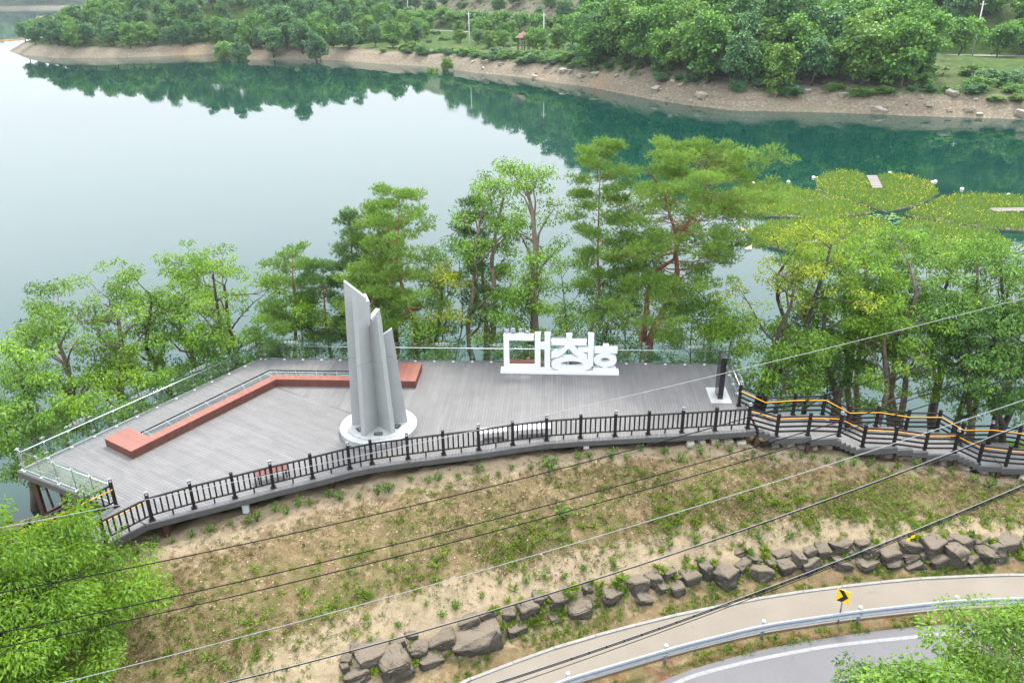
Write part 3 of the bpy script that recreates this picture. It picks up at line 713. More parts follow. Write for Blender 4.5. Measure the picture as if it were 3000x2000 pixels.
# ------------------------------------------------------------------ black fences
def fence(root, pts, style, lamps=(), foot=True, handrail=None, ph=1.22):
    "style 'baluster': upright bars; 'rail': four horizontal rails"
    pts = [np.array(p, float) for p in pts]
    for i, p in enumerate(pts):
        d = pts[min(i + 1, len(pts) - 1)] - pts[max(i - 1, 0)]; rz = math.atan2(d[1], d[0])
        mb = MB(); mb.box((p[0], p[1], p[2] + ph / 2), (.13, .13, ph), rz); mb.box((p[0], p[1], p[2] + .02), (.23, .23, .036), rz)
        po = mb.build('post', 'black_paint', root)
        if i in lamps:
            mb = MB(); mb.box((p[0], p[1], p[2] + ph + .155), (.15, .15, .03), rz)
            cp = mb.build('lamp_cap', 'lamp_cap', po)
            mb = MB(); mb.box((p[0], p[1], p[2] + ph + .0715), (.125, .125, .137), rz); mb.build('lamp_box', 'black_paint', po)
            for sx_, sy_ in ((0, -1), (1, 0), (-1, 0), (0, 1)):
                cx, cy = p[0] + math.cos(rz) * sx_ * .065 - math.sin(rz) * sy_ * .065, p[1] + math.sin(rz) * sx_ * .065 + math.cos(rz) * sy_ * .065
                mb = MB(); mb.box((cx, cy, p[2] + ph + .07), ((.085, .012)[abs(sx_)], (.085, .012)[abs(sy_)], .085), rz); mb.build('lamp_pane', 'lamp_glass', po)
        else:
            mb = MB(); mb.box((p[0], p[1], p[2] + ph + .018), (.15, .15, .036), rz)
            k = len(mb.v); q = .05
            mb.build('post_cap', 'lamp_cap' if False else 'black_paint', po)
    for i, (p, q) in enumerate(zip(pts[:-1], pts[1:])):
        d = (q - p); L = np.linalg.norm(d[:2]); d /= L; a, b_ = p + d * .055, q - d * .055
        up = np.array([0, 0, 1.0])
        if style == 'baluster':
            mb = MB(); mb.beam(a + up * 1.06, b_ + up * 1.06, .09, .055); mb.build('top_rail', 'black_paint', root)
            mb = MB(); mb.beam(a + up * .25, b_ + up * .25, .06, .05); mb.build('bottom_rail', 'black_paint', root)
            n = max(2, int(round(L / .235)) - 1)
            for k in range(n):
                c = p + d * L * (k + 1) / (n + 1)
                mb = MB(); mb.beam(c + up * .273, c + up * 1.034, .06, .065, up=(d[0], d[1], 0)); mb.build('baluster', 'black_paint', root)
            c = (p + q) / 2
            mb = MB(); mb.beam(c + up * .0, c + up * .226, .05, .06, up=(d[0], d[1], 0)); mb.build('foot', 'black_paint', root)
        else:
            for z in (1.07, .80, .53, .26):
                mb = MB(); mb.beam(a + up * z, b_ + up * z, .06 if z < 1 else .09, .085 if z < 1 else .06); mb.build('rail', 'black_paint', root)
    if handrail is not None:
        off = np.array([handrail[0], handrail[1], 0.0]) * .13
        hp = [p + off + np.array([0, 0, .90]) for p in pts]
        mb = MB(); mb.tube(hp, .024, 8); mb.build('handrail', 'yellow_pvc', root, True)
        for p in pts:
            mb = MB(); mb.tube([p + np.array([0, 0, .84]), p + off + np.array([0, 0, .84]), p + off + np.array([0, 0, .88])], .012, 6); mb.build('rail_bracket', 'black_paint', root)
ff = thing('deck_fence', 'long black upright-bar fence with lamp posts along the near deck edge', 'fence')
fence(ff, [(x, y, 0) for x, y in FENCE], 'baluster', lamps=(0, 1, 3, 5, 7, 9, 11, 13, 15))
# boardwalk to the right of the deck
NB = [(11.48, 33.77, 0), (13.05, 34.06, -.64), (14.63, 34.11, -.64), (16.24, 34.24, -.8), (17.66, 34.5, -1.6), (19.27, 34.57, -1.75), (20.92, 34.6, -2.05), (22.42, 34.55, -2.05), (23.91, 34.7, -2.85), (25.3, 34.6, -3.0), (26.9, 34.5, -3.1), (28.4, 34.4, -3.6), (30.0, 34.3, -3.6)]
FB = [(11.65, 36.05, 0), (12.96, 36.0, -.64), (14.57, 36.18, -.64), (16.19, 36.35, -.75), (17.63, 36.48, -1.6), (19.18, 36.51, -1.6), (20.81, 36.5, -1.9), (22.59, 36.7, -2.05), (23.97, 36.68, -2.85), (25.56, 36.75, -2.9), (27.02, 36.6, -3.05), (28.5, 36.5, -3.6), (30.1, 36.4, -3.6)]
nf = thing('stair_fence', 'black rail fence with yellow handrail on the bank side of the stepped boardwalk', 'fence')
fence(nf, [(11.48, 33.775, .002)] + NB[1:], 'rail', lamps=(0, 3, 7), handrail=(0, 1))
bf = thing('stair_fence', 'black rail fence with yellow handrail on the lake side of the stepped boardwalk', 'fence')
fence(bf, FB, 'rail', lamps=(0, 5, 9), handrail=(0, -1))
bw = thing('stepped_boardwalk', 'grey boardwalk with flights of steps going down to the right of the deck', 'boardwalk')
xs0 = 11.72
prof = [(xs0, .0)]
def flight(x, z, n, run=.32, rise=.16):
    out = []
    for k in range(n): out.append((x + k * run, z - (k + 1) * rise))
    return out
st = [(12.02, -.16), (12.32, -.32), (12.62, -.48), (12.92, -.64), (14.75, -.8), (16.05, -.96), (16.33, -1.12), (16.61, -1.28), (16.89, -1.44), (17.2, -1.6), (19.4, -1.75), (20.2, -1.9), (21.0, -2.05), (22.6, -2.2), (22.9, -2.36), (23.2, -2.52), (23.5, -2.68), (23.8, -2.85), (25.0, -2.95), (26.6, -3.1), (27.2, -3.25), (27.5, -3.4), (27.8, -3.6), (30.6, -3.7)]
def yn(x): return np.interp(x, [p[0] for p in NB], [p[1] for p in NB]) - .22
def yf(x): return np.interp(x, [p[0] for p in FB], [p[1] for p in FB]) + .18
for (x0, z0), (x1, z1) in zip(st[:-1], st[1:]):
    w_ = x1 - x0 + .02; name = 'tread' if w_ < .5 else 'landing'
    nb = max(1, int(round(w_ / .16)))
    if name == 'landing': # boards laid across the way
        root = MB()
        for k in range(nb):
            a, b_ = x0 + w_ * k / nb + .004, x0 + w_ * (k + 1) / nb - .004
            root.hexa([(a, yn(a), z0 - .03), (b_, yn(b_), z0 - .03), (b_, yf(b_), z0 - .03), (a, yf(a), z0 - .03)], [(a, yn(a), z0), (b_, yn(b_), z0), (b_, yf(b_), z0), (a, yf(a), z0)], random.uniform(.25, .75))
        root.build('landing', 'deck', bw)
    else:
        mb = MB(); mb.hexa([(x0, yn(x0), z0 - .03), (x1, yn(x1), z0 - .03), (x1, yf(x1), z0 - .03), (x0, yf(x0), z0 - .03)], [(x0, yn(x0), z0), (x1, yn(x1), z0), (x1, yf(x1), z0), (x0, yf(x0), z0)], random.uniform(.3, .7))
        mb.build('tread', 'deck', bw)
        mb = MB(); mb.box((x0 + .045, (yn(x0) + yf(x0)) / 2, z0 + .004), (.03, yf(x0) - yn(x0) - .25, .006)); mb.build('nosing_strip', 'lamp_cap', bw)
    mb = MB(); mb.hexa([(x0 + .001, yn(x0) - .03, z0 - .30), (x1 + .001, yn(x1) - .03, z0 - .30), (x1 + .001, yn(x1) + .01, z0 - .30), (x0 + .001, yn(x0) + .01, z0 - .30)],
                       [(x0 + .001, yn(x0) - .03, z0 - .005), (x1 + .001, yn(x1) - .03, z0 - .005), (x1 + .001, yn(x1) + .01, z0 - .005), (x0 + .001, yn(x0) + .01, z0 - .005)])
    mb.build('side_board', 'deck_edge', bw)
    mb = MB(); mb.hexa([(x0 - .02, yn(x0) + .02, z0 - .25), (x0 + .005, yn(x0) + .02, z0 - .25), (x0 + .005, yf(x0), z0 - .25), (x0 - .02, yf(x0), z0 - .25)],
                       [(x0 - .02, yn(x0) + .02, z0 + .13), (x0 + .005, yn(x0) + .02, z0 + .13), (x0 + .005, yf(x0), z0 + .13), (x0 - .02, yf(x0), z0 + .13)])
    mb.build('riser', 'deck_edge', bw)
for x in (12.0, 14.7, 17.3, 19.5, 22.6, 25):
    z0 = float(np.interp(x, [s_[0] for s_ in st], [s_[1] for s_ in st])) - .3
    for y in (yn(x) + .2, yf(x) - .2):
        zb = float(zt(x, y, False)) - .3; mb = MB(); mb.box((x, y, (z0 + zb) / 2), (.16, .16, max(.1, z0 - zb))); mb.build('column', 'rust_steel', bw)
# ramp leaving the deck at the left
rw = thing('ramp', 'smooth grey ramp sloping down from the left end of the deck', 'ramp')
RD = np.array([-.735, -.678]); a0, a1 = np.array([-15.15, 26.74]), np.array([-17.0, 27.95])
b0, b1 = a0 + RD * 9, a1 + RD * 9.4
mb = MB(); mb.hexa([(*a0, -.03), (*a1, -.03), (*b1, -.95), (*b0, -.95)], [(*a0, -.002), (*a1, -.002), (*b1, -.92), (*b0, -.92)]); 
mb.f[0:2] = [(0, 1, 2, 3), (7, 6, 5, 4)]; mb.f[2:] = [tuple(reversed(f)) for f in mb.f[2:]]
mb.build('ramp_surface', 'deck', rw)
for p, q in ((a0, b0), (a1, b1)):
    nrm = np.array([.678, -.735]) * (1 if p is a0 else -1) * .03
    mb = MB(); mb.beam((*(p + nrm), -.16), (*(q + nrm), -1.08), .05, .30); mb.build('side_board', 'deck_edge', rw)
for k in (2.0, 4.5, 7):
    for p in (a0, a1):
        q = p + RD * k + (a1 - a0) * (.1 if p is a0 else -.1); zz = -.1 * k - .2; zb = float(zt(*q, False)) - .3
        mb = MB(); mb.box((q[0], q[1], (zz + zb) / 2), (.14, .14, max(.1, zz - zb))); mb.build('column', 'rust_steel', rw)
def along(p, k): q = p + RD * k; return (q[0], q[1], -.1 * k)
o1 = (a1 - a0) * .09
lf = thing('ramp_fence', 'black fence with yellow handrail on the bank side of the ramp', 'fence')
fence(lf, [along(np.array([-14.94, 27.035]), k) for k in (.003, 1.85, 3.7, 5.5, 7.3)], 'baluster', handrail=(-.45, .5))
lf = thing('ramp_fence', 'black fence with yellow handrail on the lake side of the ramp', 'fence')
fence(lf, [along(np.array([-16.86, 28.02]), k) for k in (.003, 1.35, 3.2, 5.0, 6.8)], 'baluster', lamps=(0,), handrail=(.45, -.5))
mb = MB(); c = np.array([-18.62, 26.75])
mb.add([(c[0], c[1], .42), (c[0] + .1, c[1], .30), (c[0] + .16, c[1] + .02, .02), (c[0] - .1, c[1] + .03, .05), (c[0] - .08, c[1], .3)], [(0, 4, 1), (4, 3, 2, 1)])
mb.add([(c[0], c[1] - .05, .42), (c[0] + .1, c[1] - .06, .30), (c[0] + .14, c[1] - .02, .02), (c[0] - .1, c[1] - .02, .05), (c[0] - .08, c[1] - .05, .3)], [(0, 4, 1), (4, 3, 2, 1)])
tag(mb.build('red_cloth', 'red_cloth'), 'small red cloth hanging on the lake side ramp fence', 'cloth')

# ------------------------------------------------------------------ L-shaped bench with wire grille
bn = thing('angled_bench', 'long reddish brown angled bench with wide block ends in the middle of the deck', 'bench')
BH = .42
def LS(s, t): return LC + eL * s + pL * t
def BS(u, v): return B0 + eB * u + pB * v
def quadpiece(name, q, z0, z1, mat, t):
    a = q; ar = sum(a[i][0] * a[(i + 1) % 4][1] - a[(i + 1) % 4][0] * a[i][1] for i in range(4))
    if ar < 0: a = a[::-1]
    mb = MB(); mb.hexa([(p[0], p[1], z0) for p in a], [(p[0], p[1], z1) for p in a], t); return mb.build(name, mat, bn)
tF, tB = 3.59, 3.06          # bench front / back distance from the left glass
vF, vB = 3.50, 2.98          # the same from the back edge
def corner(t, v):            # where the two arms' lines meet
    A = np.array([pL, pB]); return np.linalg.solve(np.array([[pL[0], pL[1]], [pB[0], pB[1]]]), np.array([pL @ LC + t, pB @ B0 + v]))
cF, cB = corner(tF, vF), corner(tB, vB)
sF, sB = eL @ (cF - LC), eL @ (cB - LC); uF, uB = eB @ (cF - B0), eB @ (cB - B0)
def rows(n, fn, name, z0, z1):
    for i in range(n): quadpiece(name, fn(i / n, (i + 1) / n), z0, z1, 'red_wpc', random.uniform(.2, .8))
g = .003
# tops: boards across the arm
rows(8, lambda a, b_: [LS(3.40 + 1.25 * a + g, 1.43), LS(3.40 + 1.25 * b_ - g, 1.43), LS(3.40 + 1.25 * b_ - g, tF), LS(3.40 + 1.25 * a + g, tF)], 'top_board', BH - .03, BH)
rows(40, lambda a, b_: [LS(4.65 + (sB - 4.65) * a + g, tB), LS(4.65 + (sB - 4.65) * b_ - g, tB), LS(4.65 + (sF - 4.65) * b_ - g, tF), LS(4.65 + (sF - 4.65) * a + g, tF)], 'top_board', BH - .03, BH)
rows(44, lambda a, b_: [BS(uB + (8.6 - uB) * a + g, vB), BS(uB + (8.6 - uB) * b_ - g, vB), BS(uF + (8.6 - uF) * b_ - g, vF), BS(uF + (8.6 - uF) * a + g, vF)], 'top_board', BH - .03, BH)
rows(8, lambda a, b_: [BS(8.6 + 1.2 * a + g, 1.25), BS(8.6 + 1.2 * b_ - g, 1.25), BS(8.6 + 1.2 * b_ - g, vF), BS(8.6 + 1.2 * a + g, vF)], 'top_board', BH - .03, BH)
# sides: upright cladding boards
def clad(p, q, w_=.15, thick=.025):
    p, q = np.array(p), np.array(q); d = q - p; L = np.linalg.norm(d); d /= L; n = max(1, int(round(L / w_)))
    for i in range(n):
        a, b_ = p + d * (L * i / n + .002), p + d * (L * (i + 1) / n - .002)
        mb = MB(); mb.beam((*a, BH / 2 - .013), (*b_, BH / 2 - .013), thick, BH - .034, random.uniform(.15, .85)); mb.build('side_board', 'red_wpc_shaded', bn)
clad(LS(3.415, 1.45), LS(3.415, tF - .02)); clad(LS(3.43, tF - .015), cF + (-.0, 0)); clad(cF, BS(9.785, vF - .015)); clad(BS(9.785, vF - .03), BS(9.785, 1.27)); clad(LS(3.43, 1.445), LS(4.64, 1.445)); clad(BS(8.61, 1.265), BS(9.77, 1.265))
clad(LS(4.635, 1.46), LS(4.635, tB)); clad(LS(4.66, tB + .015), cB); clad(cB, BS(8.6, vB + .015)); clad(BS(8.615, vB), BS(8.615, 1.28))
gr = thing('wire_grille', 'white wire grille with black rim over the opening behind the angled bench', 'grille')
vo, vi = corner(1.74, 1.63), corner(2.98, 2.90)
so_, uo_ = eL @ (vo - LC), eB @ (vo - B0); si_, ui_ = eL @ (vi - LC), eB @ (vi - B0)
mb = MB()
for p, q in ((LS(4.70, 1.755), vo), (vo, BS(8.58, 1.645))): mb.beam((*p, .012), (*q, .012), .07, .055)
mb.build('rim', 'black_paint', gr)
mb = MB()
for p, q, z in ((LS(4.7, 1.90), corner(1.90, 1.80), .02), (corner(1.90, 1.80), BS(8.58, 1.80), .02), (LS(4.7, 2.42), corner(2.42, 2.32), -.05)): mb.beam((*p, z), (*q, z), .035, .03)
mb.build('frame', 'white_wire', gr)
mb = MB()
def rod(p, q):
    p, q = np.array(p), np.array(q); m1 = p + (q - p) * .35; m2 = p + (q - p) * .7
    pts = [(*p, .035), (*m1, .0), (*m2, -.06), (*q, -.05)]
    for a, b_ in zip(pts[:-1], pts[1:]): mb.beam(a, b_, .008, .008)
n = 190
for i in range(n):
    f_ = (i + .5) / n; rod(LS(4.70 + (so_ - 4.70) * f_, 1.86), LS(4.70 + (si_ - 4.70) * f_, 3.03))
n = 190
for i in range(n):
    f_ = (i + .5) / n; rod(BS(uo_ + (8.58 - uo_) * f_, 1.76), BS(ui_ + (8.58 - ui_) * f_, 2.95))
tag(mb.build('rods', 'white_wire', gr), kind='stuff')
mb = MB()
for f_ in (.06, .2, .34, .48, .62, .76, .9): mb.beam((*LS(4.7 + (so_ - 4.7) * f_, 1.8), .045), (*LS(4.7 + (si_ - 4.7) * f_, 3.03), .0), .018, .016)
for f_ in (.05, .2, .36, .52, .68, .84): mb.beam((*BS(uo_ + (8.58 - uo_) * f_, 1.7), .045), (*BS(ui_ + (8.58 - ui_) * f_, 2.95), .0), .018, .016)
mb.build('cross_bars', 'white_wire', gr)

# ------------------------------------------------------------------ granite sculpture
SC = np.array([-6.62, 34.12])
sc = thing('stone_sculpture', 'tall grey granite sculpture of leaning radial slabs on a round stepped base', 'sculpture', (SC[0], SC[1], 0))
def sector(r0, r1, a0, a1, z0, z1, k=6):
    mb = MB(); pts = [(r1 * math.cos(a0 + (a1 - a0) * i / k), r1 * math.sin(a0 + (a1 - a0) * i / k)) for i in range(k + 1)]
    pts += [(r0 * math.cos(a1 + (a0 - a1) * i / k), r0 * math.sin(a1 + (a0 - a1) * i / k)) for i in range(k + 1)] if r0 > 0 else [(0, 0)]
    mb.prism(pts, z0, z1, random.random()); return mb
for i in range(12):
    a0_, a1_ = 2 * math.pi * i / 12 + .004, 2 * math.pi * (i + 1) / 12 - .004
    sector(1.50, 1.88, a0_, a1_, .21, .30).build('rim_stone', 'granite_pale', sc, bevel=.01)
    sector(1.40, 1.86, a0_ + .13, a1_ + .13, .0, .208).build('side_stone', 'granite_pale', sc)
for i in range(6):
    for r0_, r1_, k in ((1.02, 1.49, 3), (.0, 1.015, 2)):
        for j in range(k):
            a0_ = math.radians(i * 60 - 20) + math.pi / 3 * j / k + .006; a1_ = math.radians(i * 60 - 20) + math.pi / 3 * (j + 1) / k - .006
            sector(r0_, r1_, a0_, a1_, .2, .325).build('paving_stone', 'granite_pale', sc)
FIN = [(177, 1.30, .98, 7.8, 7.0, .20), (243, 1.26, .92, 7.35, 6.62, .24), (314, 1.22, .86, 6.32, 5.55, .24), (11, 1.42, 1.02, 5.35, 4.75, .20), (112, 1.2, .75, 6.9, 6.75, .24), (66, 1.2, .8, 6.15, 5.9, .24)]
for ang, rb, rt_, ho, hi_, th in FIN:
    a = math.radians(ang); u = np.array([math.cos(a), math.sin(a)]); v = np.array([-u[1], u[0]]) * th / 2
    def fp(r, z, s_): p = u * r + v * s_; return (p[0], p[1], z)
    fin = bpy.data.objects.new('slab', None); COL.objects.link(fin); fin.parent = sc
    zj = 3.95; rj = rb + (rt_ - rb) * zj / ho
    for (z0o, z1o, z0i, z1i, r0_, r1_) in ((.325, zj, .325, zj - .12, rb, rj), (zj + .012, ho, zj - .108, hi_, rj, rt_)):
        mb = MB(); ri = .05
        mb.hexa([fp(ri, z0i, -1), fp(r0_, z0o, -1), fp(r0_, z0o, 1), fp(ri, z0i, 1)], [fp(ri, z1i, -1), fp(r1_, z1o, -1), fp(r1_, z1o, 1), fp(ri, z1i, 1)])
        mb.build('block', 'granite', fin, bevel=.012)
for ang in (212, 278, 344):
    a = math.radians(ang); c = np.array([math.cos(a), math.sin(a)]) * .98
    mb = MB(); mb.box((c[0], c[1], .335), (.40, .30, .03), a + math.pi / 2); p = mb.build('plaque', 'plaque', sc)
    mb = MB()
    for k in range(20):
        t0, t1 = 2 * math.pi * k / 20, 2 * math.pi * (k + 1) / 20
        q = []
        for (tt_, rr) in ((t0, 1), (t1, 1), (t1, .88), (t0, .88)):
            x_, y_ = .145 * rr * math.cos(tt_), .085 * rr * math.sin(tt_); ra = a + math.pi / 2
            q.append((c[0] + x_ * math.cos(ra) - y_ * math.sin(ra), c[1] + x_ * math.sin(ra) + y_ * math.cos(ra), .353))
        mb.add(q, [(0, 1, 2, 3)])
    for k in range(3):
        ra = a + math.pi / 2; x_ = (k - 1) * .075
        mb.box((c[0] + x_ * math.cos(ra), c[1] + x_ * math.sin(ra), .3525), (.045, .06, .003), ra)
    mb.build('engraving', 'plaque_text', p)

# ------------------------------------------------------------------ white letter sign
sg0, sg1 = un(1465.7, 1094.3), un(1813.9, 1100.0); ax = (sg1 - sg0)[:2]; SL = np.linalg.norm(ax); sa = math.atan2(ax[1], ax[0])
sg = thing('letter_sign', 'big white three-dimensional hangul letter sign on a white plinth', 'sign', (sg0[0], sg0[1], 0), rz=sa)
mb = MB(); mb.hexa([(0, 0, .002), (SL, 0, .002), (SL, .57, .002), (0, .57, .002)], [(0.02, 0, .185), (SL - .02, 0, .185), (SL - .02, .57, .185), (0.02, .57, .185)]); mb.build('plinth', 'white_paint', sg, bevel=.01)
def sx(cx): return (cx - 35) / 324.0
def sz(cx, cy): return (955 + .016 * (cx - 35) - cy) / 299.0 - .105
DY0, DY1 = .12, .46
def rect(x0, y0, x1, y1, name='stroke', par=None, dz=0, dd=0.0):
    zt_, zb_ = sz(x0, y0), max(.18, sz(x0, y1)); mb = MB()
    mb.box(((sx(x0) + sx(x1)) / 2, (DY0 + DY1) / 2, (zt_ + zb_) / 2), (sx(x1) - sx(x0), DY1 - DY0 - dd, zt_ - zb_)); return mb.build(name, 'white_paint', par, bevel=.008)
def xz_prism(pts, par, name='stroke', dd=.0):
    mb = MB(); n = len(pts)
    vs = [(sx(x), DY0 + dd, sz(x, y)) for x, y in pts] + [(sx(x), DY1 - dd, sz(x, y)) for x, y in pts]
    fs = [tuple(range(n)), tuple(range(2 * n - 1, n - 1, -1))] + [(i, n + i, n + (i + 1) % n, (i + 1) % n) for i in range(n)]
    mb.add(vs, fs); return mb.build(name, 'white_paint', par)
def ring(cx, cy, rx, ry, hx, hy, par, n=40, sq=2.3):
    mb = MB(); pts = []
    for (a, b_) in ((rx, ry), (hx, hy)):
        for k in range(n):
            t = 2 * math.pi * k / n; c_, s_ = math.cos(t), math.sin(t); e = 2 / sq if a == rx else 1.0
            pts.append((cx + a * math.copysign(abs(c_) ** e, c_), cy - b_ * math.copysign(abs(s_) ** e, s_)))
    vs = [(sx(x), DY0 + .001, max(.181, sz(cx, y))) for x, y in pts] + [(sx(x), DY1 - .001, max(.181, sz(cx, y))) for x, y in pts]; fs = []
    for k in range(n):
        k2 = (k + 1) % n
        fs += [(k, n + k, n + k2, k2), (2 * n + k, 2 * n + k2, 3 * n + k2, 3 * n + k), (k, k2, 2 * n + k2, 2 * n + k), (n + k, 3 * n + k, 3 * n + k2, n + k2)]
    mb.add(vs, fs); return mb.build('ring', 'white_paint', par)
def letter(nm):
    o = bpy.data.objects.new('letter', None); COL.objects.link(o); o.parent = sg; return o
L1 = letter('dae')
rect(100, 235, 200, 862, par=L1); rect(201, 238, 642, 330, par=L1); rect(201, 797, 661, 868, par=L1)
rect(662, 212, 765, 870, par=L1); rect(838, 216, 940, 872, par=L1); rect(766, 400, 837, 490, par=L1)
L2 = letter('cheong')
rect(1225, 238, 1328, 333, par=L2); rect(960, 334, 1590, 417, par=L2)
xz_prism([(1210, 418), (1150, 474), (1070, 530), (960, 565), (960, 655), (1080, 637), (1190, 565), (1272, 472), (1340, 560), (1440, 630), (1601, 682), (1601, 580), (1500, 545), (1410, 470), (1365, 418)], L2)
rect(1612, 226, 1718, 800, par=L2, dd=.004); rect(1440, 456, 1611, 548, par=L2, dd=.006)
ring(1332, 765, 372, 135, 200, 58, L2)
L3 = letter('ho')
rect(1885, 428, 1985, 474, par=L3); rect(1730, 475, 2140, 566, par=L3); ring(1930, 690, 204, 122, 84, 42, L3)
rect(1885, 812, 1975, 838, par=L3, dd=.004); rect(1720, 838, 2125, 905, par=L3)
sm = text_mesh('보은 회남', .40, .05, 'small_letters')
o = put('small_letters', sm, 'lilac_paint', sg); o.location = (sx(345), DY0 + .17, sz(345, 238) + .035); o.rotation_euler = (math.pi / 2, 0, 0); o.scale = (.95, 1, 1)
# floodlights behind the sign, low bench behind it
for k, (px, lab) in enumerate(((1548, 'round floodlight behind the first letter of the white sign'), (1671, 'round floodlight behind the ring of the second letter of the white sign'))):
    p = un(px, 1064, 0); fl = thing('floodlight', lab, 'floodlight', (p[0], p[1] + .1, 0))
    mb = MB(); mb.tube([(0, .09, .27), (0, 0.03, .24), (0, -.06, .20)], [.06, .13, .145], 16); h = mb.build('housing', 'lamp_cap', fl, True)
    mb = MB(); mb.tube([(0, -.062, .199), (0, -.068, .197)], [.125, .12], 16); mb.build('lens', 'lamp_glass', h)
    mb = MB(); mb.beam((0, .04, .002), (0, .04, .24), .05, .03); mb.box((0, .04, .01), (.16, .14, .016)); mb.build('stand', 'lamp_cap', fl)
p0, p1 = un(1488, 1068, 0), un(1572, 1069, 0)
lb = thing('low_bench', 'low brown wooden bench behind the first letter of the white sign', 'bench', (p0[0], p0[1] - .25, 0), rz=sa)
for k in range(3):
    mb = MB(); mb.box((.95, .08 + k * .135, .26), (2.1, .125, .04), 0, random.random()); mb.build('slat', 'red_wpc', lb)
mb = MB(); mb.box((.95, .21, .225), (2.0, .3, .03)); mb.build('frame', 'red_dark', lb)
for x in (.15, 1.75): mb = MB(); mb.box((x, .21, .105), (.1, .32, .208)); mb.build('leg', 'red_dark', lb)

# ------------------------------------------------------------------ black stone slab
pd = un(2110, 1160, 0)
mo = thing('stone_monument', 'tall thin black polished stone slab on a pale stone pad', 'monument', (10.85, 37.1, 0), rz=math.radians(-3))
mb = MB(); mb.box((0.02, .05, .025), (1.08, 1.75, .046)); mb.build('pad', 'granite_pale', mo)
mb = MB(); mb.hexa([(-.11, -.42, .048), (.15, -.42, .048), (.15, .42, .048), (-.11, .42, .048)], [(-.13, -.42, 2.42), (.17, -.42, 2.42), (.17, .42, 2.42), (-.13, .42, 2.42)]); mb.build('slab', 'black_stone', mo, bevel=.006)
# white benches, red bench, junction boxes
def white_bench(x, y, rz, L, lab):
    t = thing('stone_bench', lab, 'bench', (x, y, 0), rz=rz)
    mb = MB(); mb.box((0, 0, .40), (L, .50, .12)); mb.build('seat', 'white_paint', t, bevel=.035)
    for s_ in (-1, 1):
        mb = MB(); mb.hexa([(s_ * (L / 2 - .12) - .11, -.23, .002), (s_ * (L / 2 - .12) + .11, -.23, .002), (s_ * (L / 2 - .12) + .11, .23, .002), (s_ * (L / 2 - .12) - .11, .23, .002)],
                           [(s_ * (L / 2 - .12) - .11, -.245, .338), (s_ * (L / 2 - .12) + .115, -.245, .338), (s_ * (L / 2 - .12) + .115, .245, .338), (s_ * (L / 2 - .12) - .11, .245, .338)]); mb.build('leg', 'white_paint', t, bevel=.03)
white_bench(-.98, 33.2, .16, 1.5, 'white moulded bench behind the fence, the one nearer the sculpture')
white_bench(.93, 33.45, .10, 1.85, 'white moulded bench behind the fence, the one nearer the letter sign')
rb_ = thing('slat_bench', 'dark red slatted bench behind the near fence left of the sculpture', 'bench', (-10.75, 29.95, 0), rz=.43)
for k in range(5):
    mb = MB(); mb.box((0, -.18 + k * .09, .43), (1.45, .075, .035), 0, random.random()); mb.build('slat', 'red_dark', rb_)
for s_ in (-1, 1):
    mb = MB(); mb.box((s_ * .6, 0, .395), (.05, .46, .03)); mb.box((s_ * .6, -.19, .195), (.05, .05, .385)); mb.box((s_ * .6, .19, .195), (.05, .05, .385)); mb.build('leg_frame', 'black_paint', rb_)
def jbox(px, py, lab):
    p = un(px, py, -.5); t = thing('junction_box', lab, 'box', (p[0], p[1] - .05, float(zt(p[0], p[1])) - .05))
    mb = MB(); mb.box((0, 0, .30), (.27, .16, .42)); b_ = mb.build('case', 'white_paint', t, bevel=.012)
    mb = MB(); mb.box((0, -.086, .30), (.21, .008, .35)); mb.build('door', 'white_paint', b_)
    mb = MB(); mb.hexa([(-.15, -.1, .512), (.15, -.1, .512), (.15, .1, .512), (-.15, .1, .512)], [(-.15, -.1, .53), (.15, -.1, .53), (.15, .1, .55), (-.15, .1, .55)]); mb.build('lid', 'white_paint', t)
    mb = MB(); mb.box((0, 0, .045), (.05, .05, .085)); mb.build('stand', 'rust_steel', t)
jbox(1717, 1306, 'white junction box on the bank below the fence right of the benches')
jbox(719, 1475, 'white junction box on the bank at the left end of the fence')

# ------------------------------------------------------------------ guardrail and chevron sign
gd = thing('guardrail', 'grey galvanised steel guardrail curving along the road', 'guardrail')
rl = resample([(x, y) for x, y in RAIL if -16 < x < 46], .5)
wprof = [(.0, -.175), (.045, -.155), (.075, -.10), (.02, -.03), (.02, .03), (.075, .10), (.045, .155), (.0, .175)]
step = 8
for j in range(0, len(rl) - 1, step):
    seg = rl[j:min(len(rl), j + step + 1)]
    if len(seg) < 2: continue
    tg = np.gradient(seg, axis=0); tg /= np.linalg.norm(tg, axis=1, keepdims=True); nr = np.stack([tg[:, 1], -tg[:, 0]], 1)
    mb = MB(); vs = []; lift = .002 * (j // step % 2)
    for p, n_ in zip(seg, nr):
        for o_, z in wprof: vs.append((p[0] + n_[0] * (o_ + lift), p[1] + n_[1] * (o_ + lift), -3.42 + z))
        for o_, z in reversed(wprof): vs.append((p[0] + n_[0] * (o_ + lift - .006), p[1] + n_[1] * (o_ + lift - .006), -3.42 + z))
    k = 2 * len(wprof); fs = []
    for i in range(len(seg) - 1):
        for q in range(k): fs.append((i * k + q, i * k + (q + 1) % k, (i + 1) * k + (q + 1) % k, (i + 1) * k + q))
    mb.add(vs, fs); mb.build('beam', 'galv', gd)
